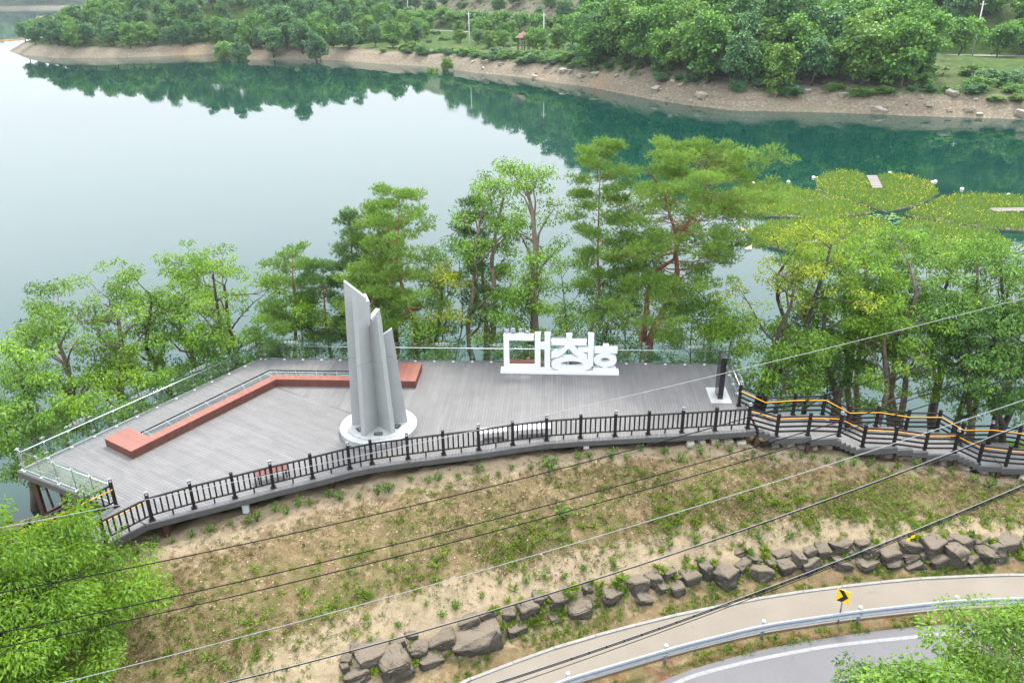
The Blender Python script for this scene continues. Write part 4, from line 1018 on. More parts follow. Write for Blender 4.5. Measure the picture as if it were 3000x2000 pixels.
for (x, y) in [(1.9, 21.67), (5.75, 22.95), (9.86, 24.15), (13.98, 24.85), (18.15, 25.36), (22.3, 25.5), (26.4, 25.4), (-2, 19.1)]:
    mb = MB(); mb.tube([(x, y + .09, -4.2), (x, y + .09, -3.20)], .068, 14); po = mb.build('post', 'galv', gd, True)
    mb = MB(); mb.tube([(x, y + .09, -3.20), (x, y + .09, -3.17), (x, y + .09, -3.15)], [.08, .07, .03], 14); mb.build('post_cap', 'white_paint', po, True)
    mb = MB(); mb.beam((x, y + .03, -3.42), (x, y - .06, -3.42), .10, .34); mb.build('block', 'galv', gd)
    for s_ in (-1, 1):
        mb = MB(); mb.box((x + s_ * .09, y - .085, -3.32), (.025, .02, .025)); mb.build('bolt', 'lamp_cap', gd)
cs = thing('chevron_sign', 'yellow curve sign with a black chevron on a post behind the guardrail', 'sign', (13.22, 25.0, -4.08))
mb = MB(); mb.tube([(0, 0, 0), (0, 0, 1.75)], .032, 10); mb.build('post', 'galv', cs, True)
pn = bpy.data.objects.new('panel', None); COL.objects.link(pn); pn.parent = cs; pn.location = (-.03, -.05, 1.44); pn.rotation_euler = (0, 0, math.radians(-33))
mb = MB(); mb.box((0, 0, 0), (.50, .012, .62)); mb.build('plate', 'sign_yellow', pn)
mb = MB(); ch = [(-.225, .29), (-.02, .29), (.20, 0), (-.02, -.29), (-.225, -.29), (-.005, 0)]
mb.add([(x, -.0085, z) for x, z in ch], [(0, 5, 2, 1), (5, 4, 3, 2)]); mb.build('chevron', 'sign_black', pn)
mb = MB(); mb.box((0, .02, .15), (.3, .03, .03)); mb.box((0, .02, -.15), (.3, .03, .03)); mb.build('bracket', 'galv', pn)

# ================================================================== trees
def branch(rng, p0, p1, n, wob, sag=0.0):
    p0, p1 = np.array(p0, float), np.array(p1, float); t = np.linspace(0, 1, n)[:, None]
    L = np.linalg.norm(p1 - p0); w_ = rng.normal(size=(n, 3)) * wob * L; w_[0] = 0; w_[-1] = 0
    if n > 3: w_[1:-1] = (w_[:-2] + w_[1:-1] * 2 + w_[2:]) / 3
    pts = p0 + (p1 - p0) * t + w_; pts[:, 2] += np.sin(t[:, 0] * np.pi) * sag * L
    return pts
def broadleaf(seed, H, R, base=.35, lean=(0, 0), nl=11, sub_=5, stems=1, per=80, lf=(.20, .09), rc=.62, r0=None, droop=.5, trunkpts=None, squash=.6, fill=0, cw=1.0):
    "trunk mesh + crown leaf arrays of one broad-leaved tree standing at the origin"
    rng = np.random.default_rng(seed); mb = MB(); r0 = r0 or (.022 * H + .02); clumps = []
    top = np.array([lean[0], lean[1], H * .86]); cz = H * (base + 1.0) / 2; hz_ = H * (1 - base) / 2
    for s_ in range(stems):
        if trunkpts is not None and s_ == 0: tp = np.array(trunkpts, float)
        else:
            a = rng.uniform(0, 6.28); sp = (R * .45 if stems > 1 else 0)
            tp = branch(rng, (rng.normal() * .15 * (stems > 1), rng.normal() * .15 * (stems > 1), -.4), top + np.array([math.cos(a) * sp, math.sin(a) * sp, -H * .08 * s_]), 8, .035)
        rr = np.linspace(r0 * (1 if stems == 1 else .7), r0 * .18, len(tp)); rr[0] *= 1.25
        mb.tube(tp, list(rr), 8)
        zz = tp[:, 2]
        for k in range(nl // stems + (stems > 1)):
            f_ = base * .8 + (1.0 - base * .8) * ((k + rng.uniform(.1, .9)) / (nl // stems + (stems > 1))) ** .9
            zs = min(max(f_ * H * .86, zz[0] + .3), zz[-1] - .05)
            ps = np.array([np.interp(zs, zz, tp[:, c]) for c in range(3)]); rs = np.interp(zs, zz, rr)
            az = k * 2.4 + seed * 1.7 + s_ * 1.1 + rng.normal() * .4
            ez = min(H * .985, zs + rng.uniform(.10, .30) * H * (1.1 - f_ * .6))
            q = np.clip(1 - ((ez - cz) / (hz_ * 1.06)) ** 2, .06, 1) ** .5
            er = R * q * rng.uniform(.62, 1.05) * cw
            ax_ = np.array([np.interp(min(ez, zz[-1]), zz, tp[:, 0]), np.interp(min(ez, zz[-1]), zz, tp[:, 1])])
            pe = np.array([ax_[0] + math.cos(az) * er, ax_[1] + math.sin(az) * er, ez])
            bp = branch(rng, ps, pe, 6, .06, .05); rl_ = max(.018, rs * .55)
            mb.tube(bp, list(np.linspace(rl_, .012, 6)), 6)
            clumps.append((pe, 1.0))
            for j in range(sub_):
                f2 = rng.uniform(.35, 1.0); i0 = f2 * 5; a_ = int(i0); b_ = min(5, a_ + 1); pb = bp[a_] + (bp[b_] - bp[a_]) * (i0 - a_)
                dv = rng.normal(size=3) * np.array([1, 1, .55]); dv[2] += .25; dv /= np.linalg.norm(dv)
                pq = pb + dv * R * rng.uniform(.18, .42)
                mb.tube(branch(rng, pb, pq, 4, .08), [max(.010, rl_ * .4), .014, .010, .007], 4, cap=False)
                clumps.append((pq, rng.uniform(.65, 1.1)))
    for k in range(fill):
        d = rng.normal(size=3); d /= np.linalg.norm(d); rr_ = rng.uniform(.5, .95)
        clumps.append((np.array([lean[0] * .7 + d[0] * R * rr_, lean[1] * .7 + d[1] * R * rr_, cz + d[2] * hz_ * rr_]), rng.uniform(.7, 1.1)))
    P, D, N, T, SZ = [], [], [], [], []
    for c, s_ in clumps:
        n = int(per * 1.35 * s_ * s_ * rng.uniform(.7, 1.25)) + 6
        d = rng.normal(size=(n, 3)); d /= np.linalg.norm(d, axis=1, keepdims=True)
        rad = rng.uniform(.15, 1, (n, 1)) ** .55
        off = d * rad * np.array([rc, rc, rc * squash]) * s_
        P.append(c + off); dd = d * np.array([1, 1, .5]) + rng.normal(size=(n, 3)) * .45; dd[:, 2] -= droop
        D.append(dd); nn = rng.normal(size=(n, 3)) * .55; nn[:, 2] += 1.0; nn += d * .35
        N.append(nn); T.append(np.clip(rng.normal(.48, .22) + rng.normal(size=n) * .2, 0, 1)); SZ.append(rng.uniform(.7, 1.25, n))
    P, D, N, T, SZ = [np.concatenate(a) for a in (P, D, N, T, SZ)]
    geo = leaves(P, D, N, lf[0] * SZ, lf[1] * SZ, T)
    return mb, geo
def pine(seed, H, R, base=.45, lean=(0, 0), nb=20, per=42, r0=None, trunkpts=None, shape='round', ln=.22, wd=.024, flat=.5, pads=5, needles=9, extra=(), rcm=1.25):
    rng = np.random.default_rng(seed); mb = MB(); r0 = r0 or (.014 * H + .03); clumps = []; nb = int(nb * 1.45)
    tp = np.array(trunkpts, float) if trunkpts is not None else branch(rng, (0, 0, -.4), (lean[0], lean[1], H * .97), 9, .022)
    rr = np.linspace(r0, r0 * .10, len(tp)); rr[0] *= 1.2; mb.tube(tp, list(rr), 8); zz = tp[:, 2]
    for ex in extra: mb.tube(ex[0], list(np.linspace(r0 * ex[1], r0 * .2, len(ex[0]))), 7); clumps.append((np.array(ex[0][-1]), 1.1)); 
    sources = [(tp, zz, rr)]
    for k in range(nb):
        f_ = (k + rng.uniform(.2, .8)) / nb; zs = H * (base + (1 - base) * f_ * .97)
        zs = min(zs, zz[-1] - .02); ps = np.array([np.interp(zs, zz, tp[:, c]) for c in range(3)]); rs = np.interp(zs, zz, rr)
        if shape == 'round': q = (1 - (max(0, f_ - .25) / .78) ** 2.0) ** .5 * (.65 + .35 * min(1, f_ / .3)) if f_ < 1 else .2
        elif shape == 'cone': q = (1 - f_) ** .75 + .10
        elif shape == 'dome': q = np.interp(f_, [0, .3, .6, .85, 1], [.75, 1.05, 1.0, .8, .45])
        else: q = np.interp(f_, [0, .35, .7, 1], [.65, 1.0, .95, .5])
        az = k * 2.4 + seed + rng.normal() * .35; er = R * q * rng.uniform(.6, 1.08)
        pe = ps + np.array([math.cos(az) * er, math.sin(az) * er, er * rng.uniform(.02, .32)])
        bp = branch(rng, ps, pe, 6, .05, -.05); rl_ = max(.014, rs * .38); mb.tube(bp, list(np.linspace(rl_, .010, 6)), 5)
        clumps.append((pe, rng.uniform(.8, 1.1)))
        for j in range(pads if er > .7 else 2):
            i0 = rng.uniform(.35, 1.0) * 5; a_ = int(min(4, i0)); pb = bp[a_] + (bp[a_ + 1] - bp[a_]) * (i0 - a_)
            sa_ = az + rng.choice([-1, 1]) * rng.uniform(.4, 1.2); dl = er * rng.uniform(.15, .45)
            pq = pb + np.array([math.cos(sa_) * dl, math.sin(sa_) * dl, dl * rng.uniform(.05, .5)])
            mb.tube(branch(rng, pb, pq, 4, .06), [rl_ * .45 + .004, .010, .008, .006], 4, cap=False); clumps.append((pq, rng.uniform(.6, 1.05)))
    clumps.append((tp[-1], .8)); clumps.append((tp[-1] - np.array([0, 0, .35]), .9))
    P, D, T, L = [], [], [], []
    for c, s_ in clumps:
        n = int(per * s_ * rng.uniform(.75, 1.25)); ct = np.clip(rng.normal(.5, .16), 0, 1)
        d = rng.normal(size=(n, 3)); d /= np.linalg.norm(d, axis=1, keepdims=True)
        off = d * rng.uniform(.1, 1, (n, 1)) ** .6 * np.array([.55, .55, .55 * flat]) * s_ * rcm
        for k in range(needles):
            dd = d * np.array([.9, .9, .3]) + rng.normal(size=(n, 3)) * .55; dd[:, 2] += .75
            P.append(c + off); D.append(dd); T.append(np.clip(ct + rng.normal(size=n) * .18, 0, 1)); L.append(rng.uniform(.7, 1.2, n) * ln)
    P, D, T, L = [np.concatenate(a) for a in (P, D, T, L)]
    return mb, blades(P, D, L, wd, T, rng)
def plant_tree(name, label, loc, mb, geo, bark, leaf, group=None, rz=0.0):
    t = thing(name, label, 'tree', loc, group, rz)
    mb.build('trunk', bark, t, True)
    me = npmesh('crown', *geo); put('crown', me, leaf, t); return t
def base_at(px, Y):       # a trunk foot on the bank
    p = atY(px, 1060, Y); return float(p[0]), float(p[1]), float(zt(p[0], p[1], False))
def near(kind, name, label, px, Y, top, spread, seed, bark, leaf, lean_px=0, group=None, **kw):
    "px: photo column of the trunk at rail height, top: photo pixel of the tree top, spread: crown width in photo pixels"
    x, y, z = base_at(px, Y); tpt = atY(top[0], top[1], y); H = float(tpt[2] - z); sc_ = np.linalg.norm(tpt - CAM) / FPX
    # unlean the photo perspective: where a plumb line from the foot would show
    R = spread * sc_ / 2; lean = (float(tpt[0] - x), 0.0)
    fn = broadleaf if kind == 'b' else pine
    mb, geo = fn(seed, H, R, lean=lean, **kw)
    return plant_tree(name, label, (x, y, z), mb, geo, bark, leaf, group)
G1 = 'trees on the lake bank behind the deck'
# left of the sculpture
near('b', 'broadleaf_tree', 'bushy bright green tree at the left edge beyond the deck corner', -35, 39.0, (40, 940), 300, 11, 'bark_dark', 'leaf_mid', group=G1, base=.25, nl=15, per=70, fill=10)
near('b', 'broadleaf_tree', 'leafy tree leaning left, second from the left photo edge', 95, 42.5, (145, 815), 260, 12, 'bark_grey', 'leaf_chestnut', group=G1, base=.38, nl=14, per=62, sub_=5)
near('b', 'broadleaf_tree', 'tall chestnut with a slanting trunk above the left glass panels', 300, 43.5, (285, 790), 270, 13, 'bark_grey', 'leaf_chestnut', group=G1, base=.42, nl=14, per=62, sub_=5)
near('b', 'broadleaf_tree', 'chestnut tree with dark inner leaves between the two slanting trunks', 440, 45.0, (425, 765), 240, 14, 'bark_dark', 'leaf_mid', group=G1, base=.35, nl=14, per=62, sub_=5)
near('b', 'broadleaf_tree', 'slim tree with pale slanting trunk left of the big forked tree', 555, 46.0, (500, 800), 240, 15, 'bark_grey', 'leaf_mid', group=G1, base=.42, nl=9, per=65)
near('b', 'broadleaf_tree', 'big spreading forked tree with yellow-green crown left of the pines', 695, 46.5, (712, 690), 420, 16, 'bark_dark', 'leaf_lime', group=G1, base=.45, nl=18, stems=2, per=66, sub_=6)
near('b', 'broadleaf_tree', 'low yellow-green sapling just behind the left glass panels', 350, 41.0, (370, 1030), 180, 17, 'bark_dark', 'leaf_lime', group=G1, base=.45, nl=8, per=60, r0=.07)
near('b', 'broadleaf_tree', 'low light green sapling near the deck corner at far left', 240, 37.5, (235, 1110), 170, 18, 'bark_dark', 'leaf_lime', group=G1, base=.5, nl=7, per=60, r0=.07)
near('b', 'broadleaf_tree', 'low dense green tree below the far left deck corner', 30, 36.0, (30, 1120), 260, 19, 'bark_dark', 'leaf_mid', group=G1, base=.3, nl=10, per=80, r0=.08, fill=10)
# pines left of centre
near('p', 'pine_tree', 'small flat-topped pine right of the big forked tree', 853, 46.0, (855, 728), 170, 21, 'bark_red', 'needle', group=G1, base=.58, nb=14, shape='flat', pads=4)
near('p', 'pine_tree', 'short pale young pine right behind the glass corner', 802, 43.6, (800, 880), 120, 22, 'bark_red', 'needle', group=G1, base=.55, nb=10, shape='flat', pads=3, r0=.06)
near('p', 'pine_tree', 'pine with two crooked stems just left of the sculpture top', 960, 45.5, (945, 755), 180, 23, 'bark_red', 'needle_dark', group=G1, base=.5, nb=14, shape='round')
near('p', 'pine_tree', 'dark slender cone-topped pine behind the sculpture top', 1060, 48.0, (1022, 605), 190, 24, 'bark_red', 'needle_dark', group=G1, base=.42, nb=22, shape='cone')
near('p', 'pine_tree', 'narrow pine between the dark cone pine and the tall curved pine', 1135, 47.2, (1105, 580), 190, 25, 'bark_red', 'needle', group=G1, base=.5, nb=18, shape='round')
near('p', 'pine_tree', 'tall pine with a wavy red trunk right of the sculpture', 1205, 44.6, (1168, 540), 240, 26, 'bark_red', 'needle', group=G1, base=.48, nb=20, shape='round',
     trunkpts=None)
near('p', 'pine_tree', 'low drooping pine branch crown right behind the sculpture top', 1110, 44.0, (1085, 770), 170, 27, 'bark_red', 'needle', group=G1, base=.62, nb=11, shape='flat')
# centre
near('b', 'broadleaf_tree', 'slender yellow-flecked young tree right of the sculpture', 1290, 45.2, (1290, 745), 170, 31, 'bark_dark', 'leaf_yellow', group=G1, base=.3, nl=11, per=48, lf=(.14, .09), rc=.5)
near('b', 'broadleaf_tree', 'tall grey-stemmed tree left of the letter sign', 1385, 45.8, (1445, 470), 230, 32, 'bark_grey', 'leaf_mid', group=G1, base=.42, nl=12, stems=2, per=52)
near('p', 'pine_tree', 'pine hidden behind the tall grey-stemmed tree', 1430, 48.5, (1385, 560), 170, 33, 'bark_red', 'needle_dark', group=G1, base=.5, nb=15)
near('b', 'broadleaf_tree', 'tallest slim grey-barked tree rising behind the white sign', 1612, 45.4, (1540, 410), 230, 34, 'bark_grey', 'leaf_mid', group=G1, base=.50, nl=11, per=50, stems=1)
near('p', 'pine_tree', 'tall straight red-trunked pine behind the white sign', 1700, 44.8, (1768, 395), 190, 35, 'bark_red', 'needle', group=G1, base=.5, nb=20, shape='round', r0=.15)
for k, (px, Y, top, spd, lf_, lab) in enumerate([
    (1470, 44.2, (1480, 850), 200, 'leaf_mid', 'low green maple sapling behind the left end of the letter sign'),
    (1560, 44.6, (1545, 820), 210, 'leaf_lime', 'low bright sapling behind the first letter of the sign'),
    (1650, 46.5, (1640, 700), 230, 'leaf_mid', 'mid-height green tree between the slim grey tree and the straight pine'),
    (1770, 45.0, (1790, 760), 210, 'leaf_deep', 'shaded green sapling behind the third letter of the sign'),
    (1340, 47.0, (1345, 640), 200, 'leaf_deep', 'shaded leafy tree behind the yellow-flecked young tree'),
    (1245, 43.6, (1240, 920), 150, 'leaf_mid', 'low leafy sapling behind the glass right of the sculpture'),
    (900, 44.4, (905, 860), 160, 'leaf_lime', 'low bright sapling left of the sculpture behind the glass'),
    (1060, 46.5, (1075, 830), 180, 'leaf_deep', 'shaded leafy sapling straight behind the sculpture'),
    (2010, 45.0, (2030, 800), 220, 'leaf_mid', 'leafy sapling right of the big twisted pine'),
    (2080, 43.8, (2085, 850), 190, 'leaf_lime', 'bright yellow-green sapling near the right end of the back glass'),
    (2160, 42.6, (2150, 880), 150, 'leaf_lime', 'bright sapling overhanging the black stone slab'),
    (1860, 47.5, (1850, 650), 260, 'leaf_deep', 'shaded leafy tree behind the big twisted pine'),
    (760, 44.2, (770, 960), 170, 'leaf_chestnut', 'low leafy sapling at the glass corner'),
    (620, 43.2, (640, 985), 180, 'leaf_deep', 'low dark bush behind the upper left glass panels'),
    (470, 41.0, (480, 1075), 170, 'leaf_mid', 'low leafy sapling halfway along the left glass panels')]):
    near('b', 'broadleaf_tree', lab, px, Y, top, spd, 60 + k, 'bark_dark', lf_, group=G1, base=.22, nl=11, per=58, r0=.075, sub_=5, lf=(.17, .085))
# the big twisted pine
x, y, z = base_at(1890, 44.6)
def rel(px, py, dy=0.0):
    p = atY(px, py, y + dy); return (float(p[0] - x), dy, float(p[2] - z))
tp = [(0, 0, -.4), rel(1905, 990), rel(1925, 945), rel(1955, 890, .2), rel(1978, 850, .3), rel(1985, 800, .3), rel(1980, 740, .2), rel(1995, 680, .1), rel(2040, 620, 0), rel(2070, 560, -.1), rel(2065, 500), rel(2030, 452)]
ex = [([rel(1885, 1000), rel(1895, 900, .3), rel(1905, 830, .5), rel(1925, 790, .5), rel(1975, 760, .4), rel(1985, 700, .6), rel(1960, 620, .8), rel(1945, 560, .8), rel(1900, 500, .6)], .75)]
Hh = rel(1980, 435)[2]
mbp, gp = pine(36, Hh, 4.4, base=.52, nb=44, trunkpts=tp, extra=ex, shape='dome', r0=.24, pads=7, per=46)
plant_tree('pine_tree', 'big twisted red pine with a wide crown right of the letter sign', (x, y, z), mbp, gp, 'bark_red', 'needle', G1)
near('p', 'pine_tree', 'low wide pine boughs in front of the big twisted pine trunk', 1850, 43.8, (1900, 790), 330, 37, 'bark_red', 'needle', group=G1, base=.45, nb=16, shape='flat', pads=5, r0=.1)
# right of the deck
near('b', 'broadleaf_tree', 'yellow-green vase-shaped tree with dark forked trunk right of the stone slab', 2225, 42.5, (2370, 595), 330, 41, 'bark_dark', 'leaf_yellow', group=G1, base=.50, nl=13, stems=3, per=48, lf=(.15, .09), rc=.6)
for k, (px, Y, top, spd, st_, lf_, lab) in enumerate([
    (2490, 43.0, (2480, 690), 330, 2, 'leaf_mid', 'leafy tree with paired grey trunks left of the boardwalk middle'),
    (2560, 45.5, (2600, 640), 340, 2, 'leaf_lime', 'tall light green tree behind the boardwalk middle'),
    (2700, 43.5, (2730, 650), 340, 3, 'leaf_mid', 'leafy tree with three leaning trunks above the boardwalk'),
    (2800, 46.0, (2820, 660), 330, 1, 'leaf_deep', 'dark tree with a slanting trunk among the right-hand trees'),
    (2900, 43.0, (2930, 680), 340, 2, 'leaf_mid', 'dense leafy tree at the right photo edge above the boardwalk'),
    (3020, 42.0, (3040, 640), 360, 2, 'leaf_deep', 'dense dark tree cut off by the right photo edge'),
    (2400, 44.5, (2400, 900), 260, 1, 'leaf_deep', 'low dark tree at the foot of the yellow-green tree'),
    (2300, 41.2, (2330, 950), 220, 1, 'leaf_mid', 'low leafy sapling right of the black stone slab'),
    (2620, 41.5, (2600, 850), 300, 1, 'leaf_lime', 'low spreading light green tree behind the boardwalk fence'),
    (2850, 41.0, (2860, 870), 300, 1, 'leaf_deep', 'low dark spreading tree behind the right end of the boardwalk'),
    (2980, 40.0, (2990, 900), 280, 1, 'leaf_deep', 'low shaded tree behind the boardwalk at the right photo edge')]):
    near('b', 'broadleaf_tree', lab, px, Y, top, spd, 90 + k, 'bark_grey' if lf_ != 'leaf_deep' else 'bark_dark', lf_, group=G1, base=.36 if top[1] < 800 else .25, nl=13, stems=st_, per=72, sub_=6, fill=6)
# foreground trees
p = atY(190, 1990, 19.5); zg = float(zt(p[0], p[1], False)); tpx = atY(110, 1690, 19.5)
mb, geo = broadleaf(201, float(tpx[2] - zg) + .1, 5.6, base=.12, lean=(-1.2, .2), nl=34, sub_=9, per=170, lf=(.17, .06), rc=.80, droop=.9, squash=.5, fill=170)
plant_tree('zelkova_tree', 'large bright green feathery tree in the lower left corner', (p[0] - 1.9, p[1] - .3, zg), mb, geo, 'bark_dark', 'leaf_zelkova')
def fore(px, py, Y, R, Hh, seed, lab, per=120):
    q = atY(px, py, Y); zg_ = -4.1
    mb, geo = broadleaf(seed, float(q[2] - zg_), R, base=.55, nl=18, sub_=7, per=per, lf=(.13, .065), rc=.58, droop=.3, squash=.5, fill=40)
    plant_tree('broadleaf_tree', lab, (float(q[0]), float(q[1]), zg_), mb, geo, 'bark_grey', 'leaf_chestnut')
fore(3045, 1835, 15.5, 2.4, 0, 211, 'light green tree crown reaching over the road in the lower right corner')
fore(2690, 1965, 14.0, 1.7, 0, 212, 'lower light green crown over the road left of the corner tree')

# ================================================================== far shore: trees
def proto(seed, H, R, bark, leaf, **kw):
    mb, geo = broadleaf(seed, H, R, **kw); me = npmesh('crown', *geo); me.materials.append(MATS[leaf])
    tm = mb.mesh('trunk', True); tm.materials.append(MATS[bark]); return tm, me, geo
FARKW = dict(nl=12, sub_=5, per=34, lf=(.62, .46), rc=1.15, droop=.15, squash=.7, fill=16)
PR = {
 'oak': [proto(301 + k, 11, 4.3, 'bark_dark', 'leaf_far', base=.12, **FARKW) for k in range(4)],
 'lime': [proto(311 + k, 10, 4.0, 'bark_dark', 'leaf_far_lime', base=.12, **FARKW) for k in range(3)],
 'blue': [proto(321 + k, 11, 4.0, 'bark_dark', 'leaf_far_blue', base=.2, **FARKW) for k in range(3)],
 'tall': [proto(331 + k, 15, 3.3, 'bark_grey', 'leaf_far_blue', base=.25, **dict(FARKW, nl=14, fill=10, per=26)) for k in range(2)],
 'cherry': [proto(341 + k, 7.5, 4.6, 'bark_dark', 'leaf_far', base=.38, **dict(FARKW, squash=.45, rc=1.2)) for k in range(3)],
 'bush': [proto(351 + k, 4.2, 3.0, 'bark_dark', l, base=.02, **dict(FARKW, nl=9, fill=14, rc=.8, lf=(.5, .36), per=30)) for k, l in enumerate(('leaf_far', 'leaf_far_lime', 'leaf_far_blue'))],
}
NAMES = {'oak': 'oak_tree', 'lime': 'broadleaf_tree', 'blue': 'broadleaf_tree', 'tall': 'poplar_tree', 'cherry': 'cherry_tree', 'bush': 'shrub'}
frng = random.Random(77)
def far_tree(kind, x, y, s, label, group, z=None):
    tm, cm, _ = frng.choice(PR[kind])
    t = thing(NAMES[kind], label, 'shrub' if kind == 'bush' else 'tree', (x, y, (float(zf(np.array([x]), np.array([y]))[0]) if z is None else z) - .15), group, frng.uniform(0, 6.28))
    if kind == 'bush': t.scale = (s * frng.uniform(.8, 1.5), s * frng.uniform(.8, 1.5), s * frng.uniform(.5, .85))
    else: t.scale = (s * frng.uniform(.88, 1.12), s * frng.uniform(.88, 1.12), s * frng.uniform(.88, 1.15))
    a = bpy.data.objects.new('trunk', tm); COL.objects.link(a); a.parent = t
    b_ = bpy.data.objects.new('crown', cm); COL.objects.link(b_); b_.parent = t
    return t
def scatter(box, n, mind, ok, seed):
    rng = np.random.default_rng(seed); x = rng.uniform(box[0], box[1], n * 60); y = rng.uniform(box[2], box[3], n * 60)
    d = np.where(inside(x, y, poly), dist_poly(x, y, SH), -1); rs = road_side(x, y); rd = dist_poly(x, y, FR)
    m_ = ok(x, y, d, rs, rd); out = []
    for px, py in zip(x[m_], y[m_]):
        if all((px - a) ** 2 + (py - b_) ** 2 > mind * mind for a, b_ in out): out.append((float(px), float(py)))
        if len(out) >= n: break
    return out
# wooded knoll on the right
for (x, y) in scatter((20, 118, 190, 300), 135, 5.2, lambda x, y, d, rs, rd: (d > 5.5) & (d < 62) & (rs < -12) & (x > 24) & (x < 104 + 0 * y) & ((x - 66) / 42 * (x - 66) / 42 + ((y - 245) / 62) ** 2 < 1.15), 1):
    k = frng.choice(['oak', 'oak', 'oak', 'lime', 'lime', 'blue', 'tall'])
    far_tree(k, x, y, frng.uniform(.75, 1.45), {'oak': 'green oak in the wood on the far knoll', 'lime': 'yellow-green tree in the wood on the far knoll', 'blue': 'dark blue-green tree in the wood on the far knoll', 'tall': 'slender tall tree in the wood on the far knoll'}[k], 'wood on the far knoll')
for (px, py) in ((2580, 245), (2625, 235), (2540, 265), (2330, 262), (2240, 255), (2060, 240)):
    p = un(px, py, -3.6); far_tree('lime' if px > 2500 else 'bush', p[0], p[1] + 3, frng.uniform(.7, .95) if px > 2500 else frng.uniform(.45, .7), 'light green tree leaning over the rim below the far knoll' if px > 2500 else 'shrub on the rim below the far knoll', 'plants on the rim of the far knoll')
for (x, y) in scatter((24, 112, 180, 300), 26, 3.5, lambda x, y, d, rs, rd: (d > 4.5) & (d < 8), 21):
    far_tree('bush', x, y, frng.uniform(.4, .75), 'shrub on the rim below the far knoll', 'plants on the rim of the far knoll')
for i_, (px, py, s_) in enumerate(((655, 150, 1.0), (705, 152, .95), (750, 138, 1.25), (800, 146, 1.1), (842, 138, 1.35), (888, 145, 1.2), (925, 150, 1.15))):
    p = un(px, py, -4.2); far_tree('blue' if i_ not in (0, 2) else 'oak', p[0], p[1], s_, ('big blue-green tree in the clump on the near point of the left peninsula'), 'clump on the near point')
# hillside beyond the road, right
for (x, y) in scatter((80, 235, 235, 380), 80, 6.2, lambda x, y, d, rs, rd: (rs > 7) & (rs < 60), 2):
    far_tree(frng.choice(['blue', 'oak', 'blue']), x, y, frng.uniform(1.0, 1.4), 'dark tree on the hillside beyond the far road at right', 'far right hillside trees')
for (px, py) in ((2700, 158), (2790, 170), (2905, 168), (2960, 160), (2650, 160)):
    p = un(px, py, -2.0); far_tree('cherry', p[0], p[1] - 3, frng.uniform(1.0, 1.3), 'open-branched tree beside the far road at right', 'trees along the far road at right')
for (x, y) in scatter((96, 175, 176, 250), 26, 4.2, lambda x, y, d, rs, rd: (d > 8) & (d < 30) & (rs < -14), 3):
    far_tree('bush', x, y, frng.uniform(.6, 1.1), 'green shrub on the grassy shore at far right', 'shrubs on the far right shore')
# roadside row and slope in the middle
for sgn, st0 in ((7.5, 0), (-6.5, 4)):
    acc = st0
    for a, b_ in zip(fr[:-1], fr[1:]):
        acc += float(np.linalg.norm(b_ - a))
        if acc > 8.2 and -95 < a[0] < 62:
            acc = 0; t_ = (b_ - a) / np.linalg.norm(b_ - a); q = a + np.array([-t_[1], t_[0]]) * sgn + np.array([frng.uniform(-1, 1), frng.uniform(-1, 1)])
            if sgn < 0 and frng.random() < .55: continue
            far_tree('cherry', q[0], q[1], frng.uniform(.9, 1.2), 'cherry tree in the row along the far road', 'cherry trees along the far road')
for (x, y) in scatter((-75, 62, 400, 520), 34, 7, lambda x, y, d, rs, rd: (rs > 12) & (rs < 48) & (fbm(x * .05, y * .05, 31, 2) > .05), 4):
    far_tree(frng.choice(['blue', 'bush', 'oak']), x, y, frng.uniform(.7, 1.0), 'tree on the bare cut slope above the far road', 'trees on the cut slope')
for (x, y) in scatter((-75, 30, 250, 340), 52, 3.2, lambda x, y, d, rs, rd: (d > 6.0) & (d < 15), 5):
    far_tree('bush', x, y, frng.uniform(.45, .95), 'shrub along the rim of the middle far shore', 'shrubs on the middle far shore')
for k, (px, py, kind, s, lab) in enumerate([
    (1125, 118, 'lime', .72, 'round pale willow on the far lawn left of the road bend'), (1350, 122, 'lime', .55, 'small light tree left of the tall pole by the far lawn'),
    (1400, 128, 'blue', .62, 'slender dark tree right of the tall pole by the far lawn'), (1435, 135, 'lime', .6, 'small bright tree left of the gazebo'), (1475, 128, 'oak', .55, 'small tree behind the gazebo at left'),
    (1575, 150, 'cherry', .95, 'umbrella-shaped tree right of the gazebo'), (1635, 152, 'lime', .75, 'upright bright tree second right of the gazebo'), (1675, 152, 'oak', .85, 'upright tree third right of the gazebo'), (1700, 158, 'cherry', .8, 'dark-stemmed tree at the left foot of the far knoll'),
    (1310, 160, 'lime', .6, 'light green tree on the rim left of the tall pole'), (1265, 165, 'lime', .55, 'leftmost light green tree on the rim of the far lawn')]):
    p = un(px, py, -2.6); far_tree(kind, p[0], p[1], s, lab, None)
for (x, y) in scatter((-100, -38, 345, 450), 48, 4.6, lambda x, y, d, rs, rd: (d > 12) & (rs < -8), 22):
    far_tree(frng.choice(['bush', 'lime', 'oak', 'blue']), x, y, frng.uniform(.55, .95), 'scattered tree or bush on the grassy slope left of the far road bend', 'scattered growth left of the road bend')
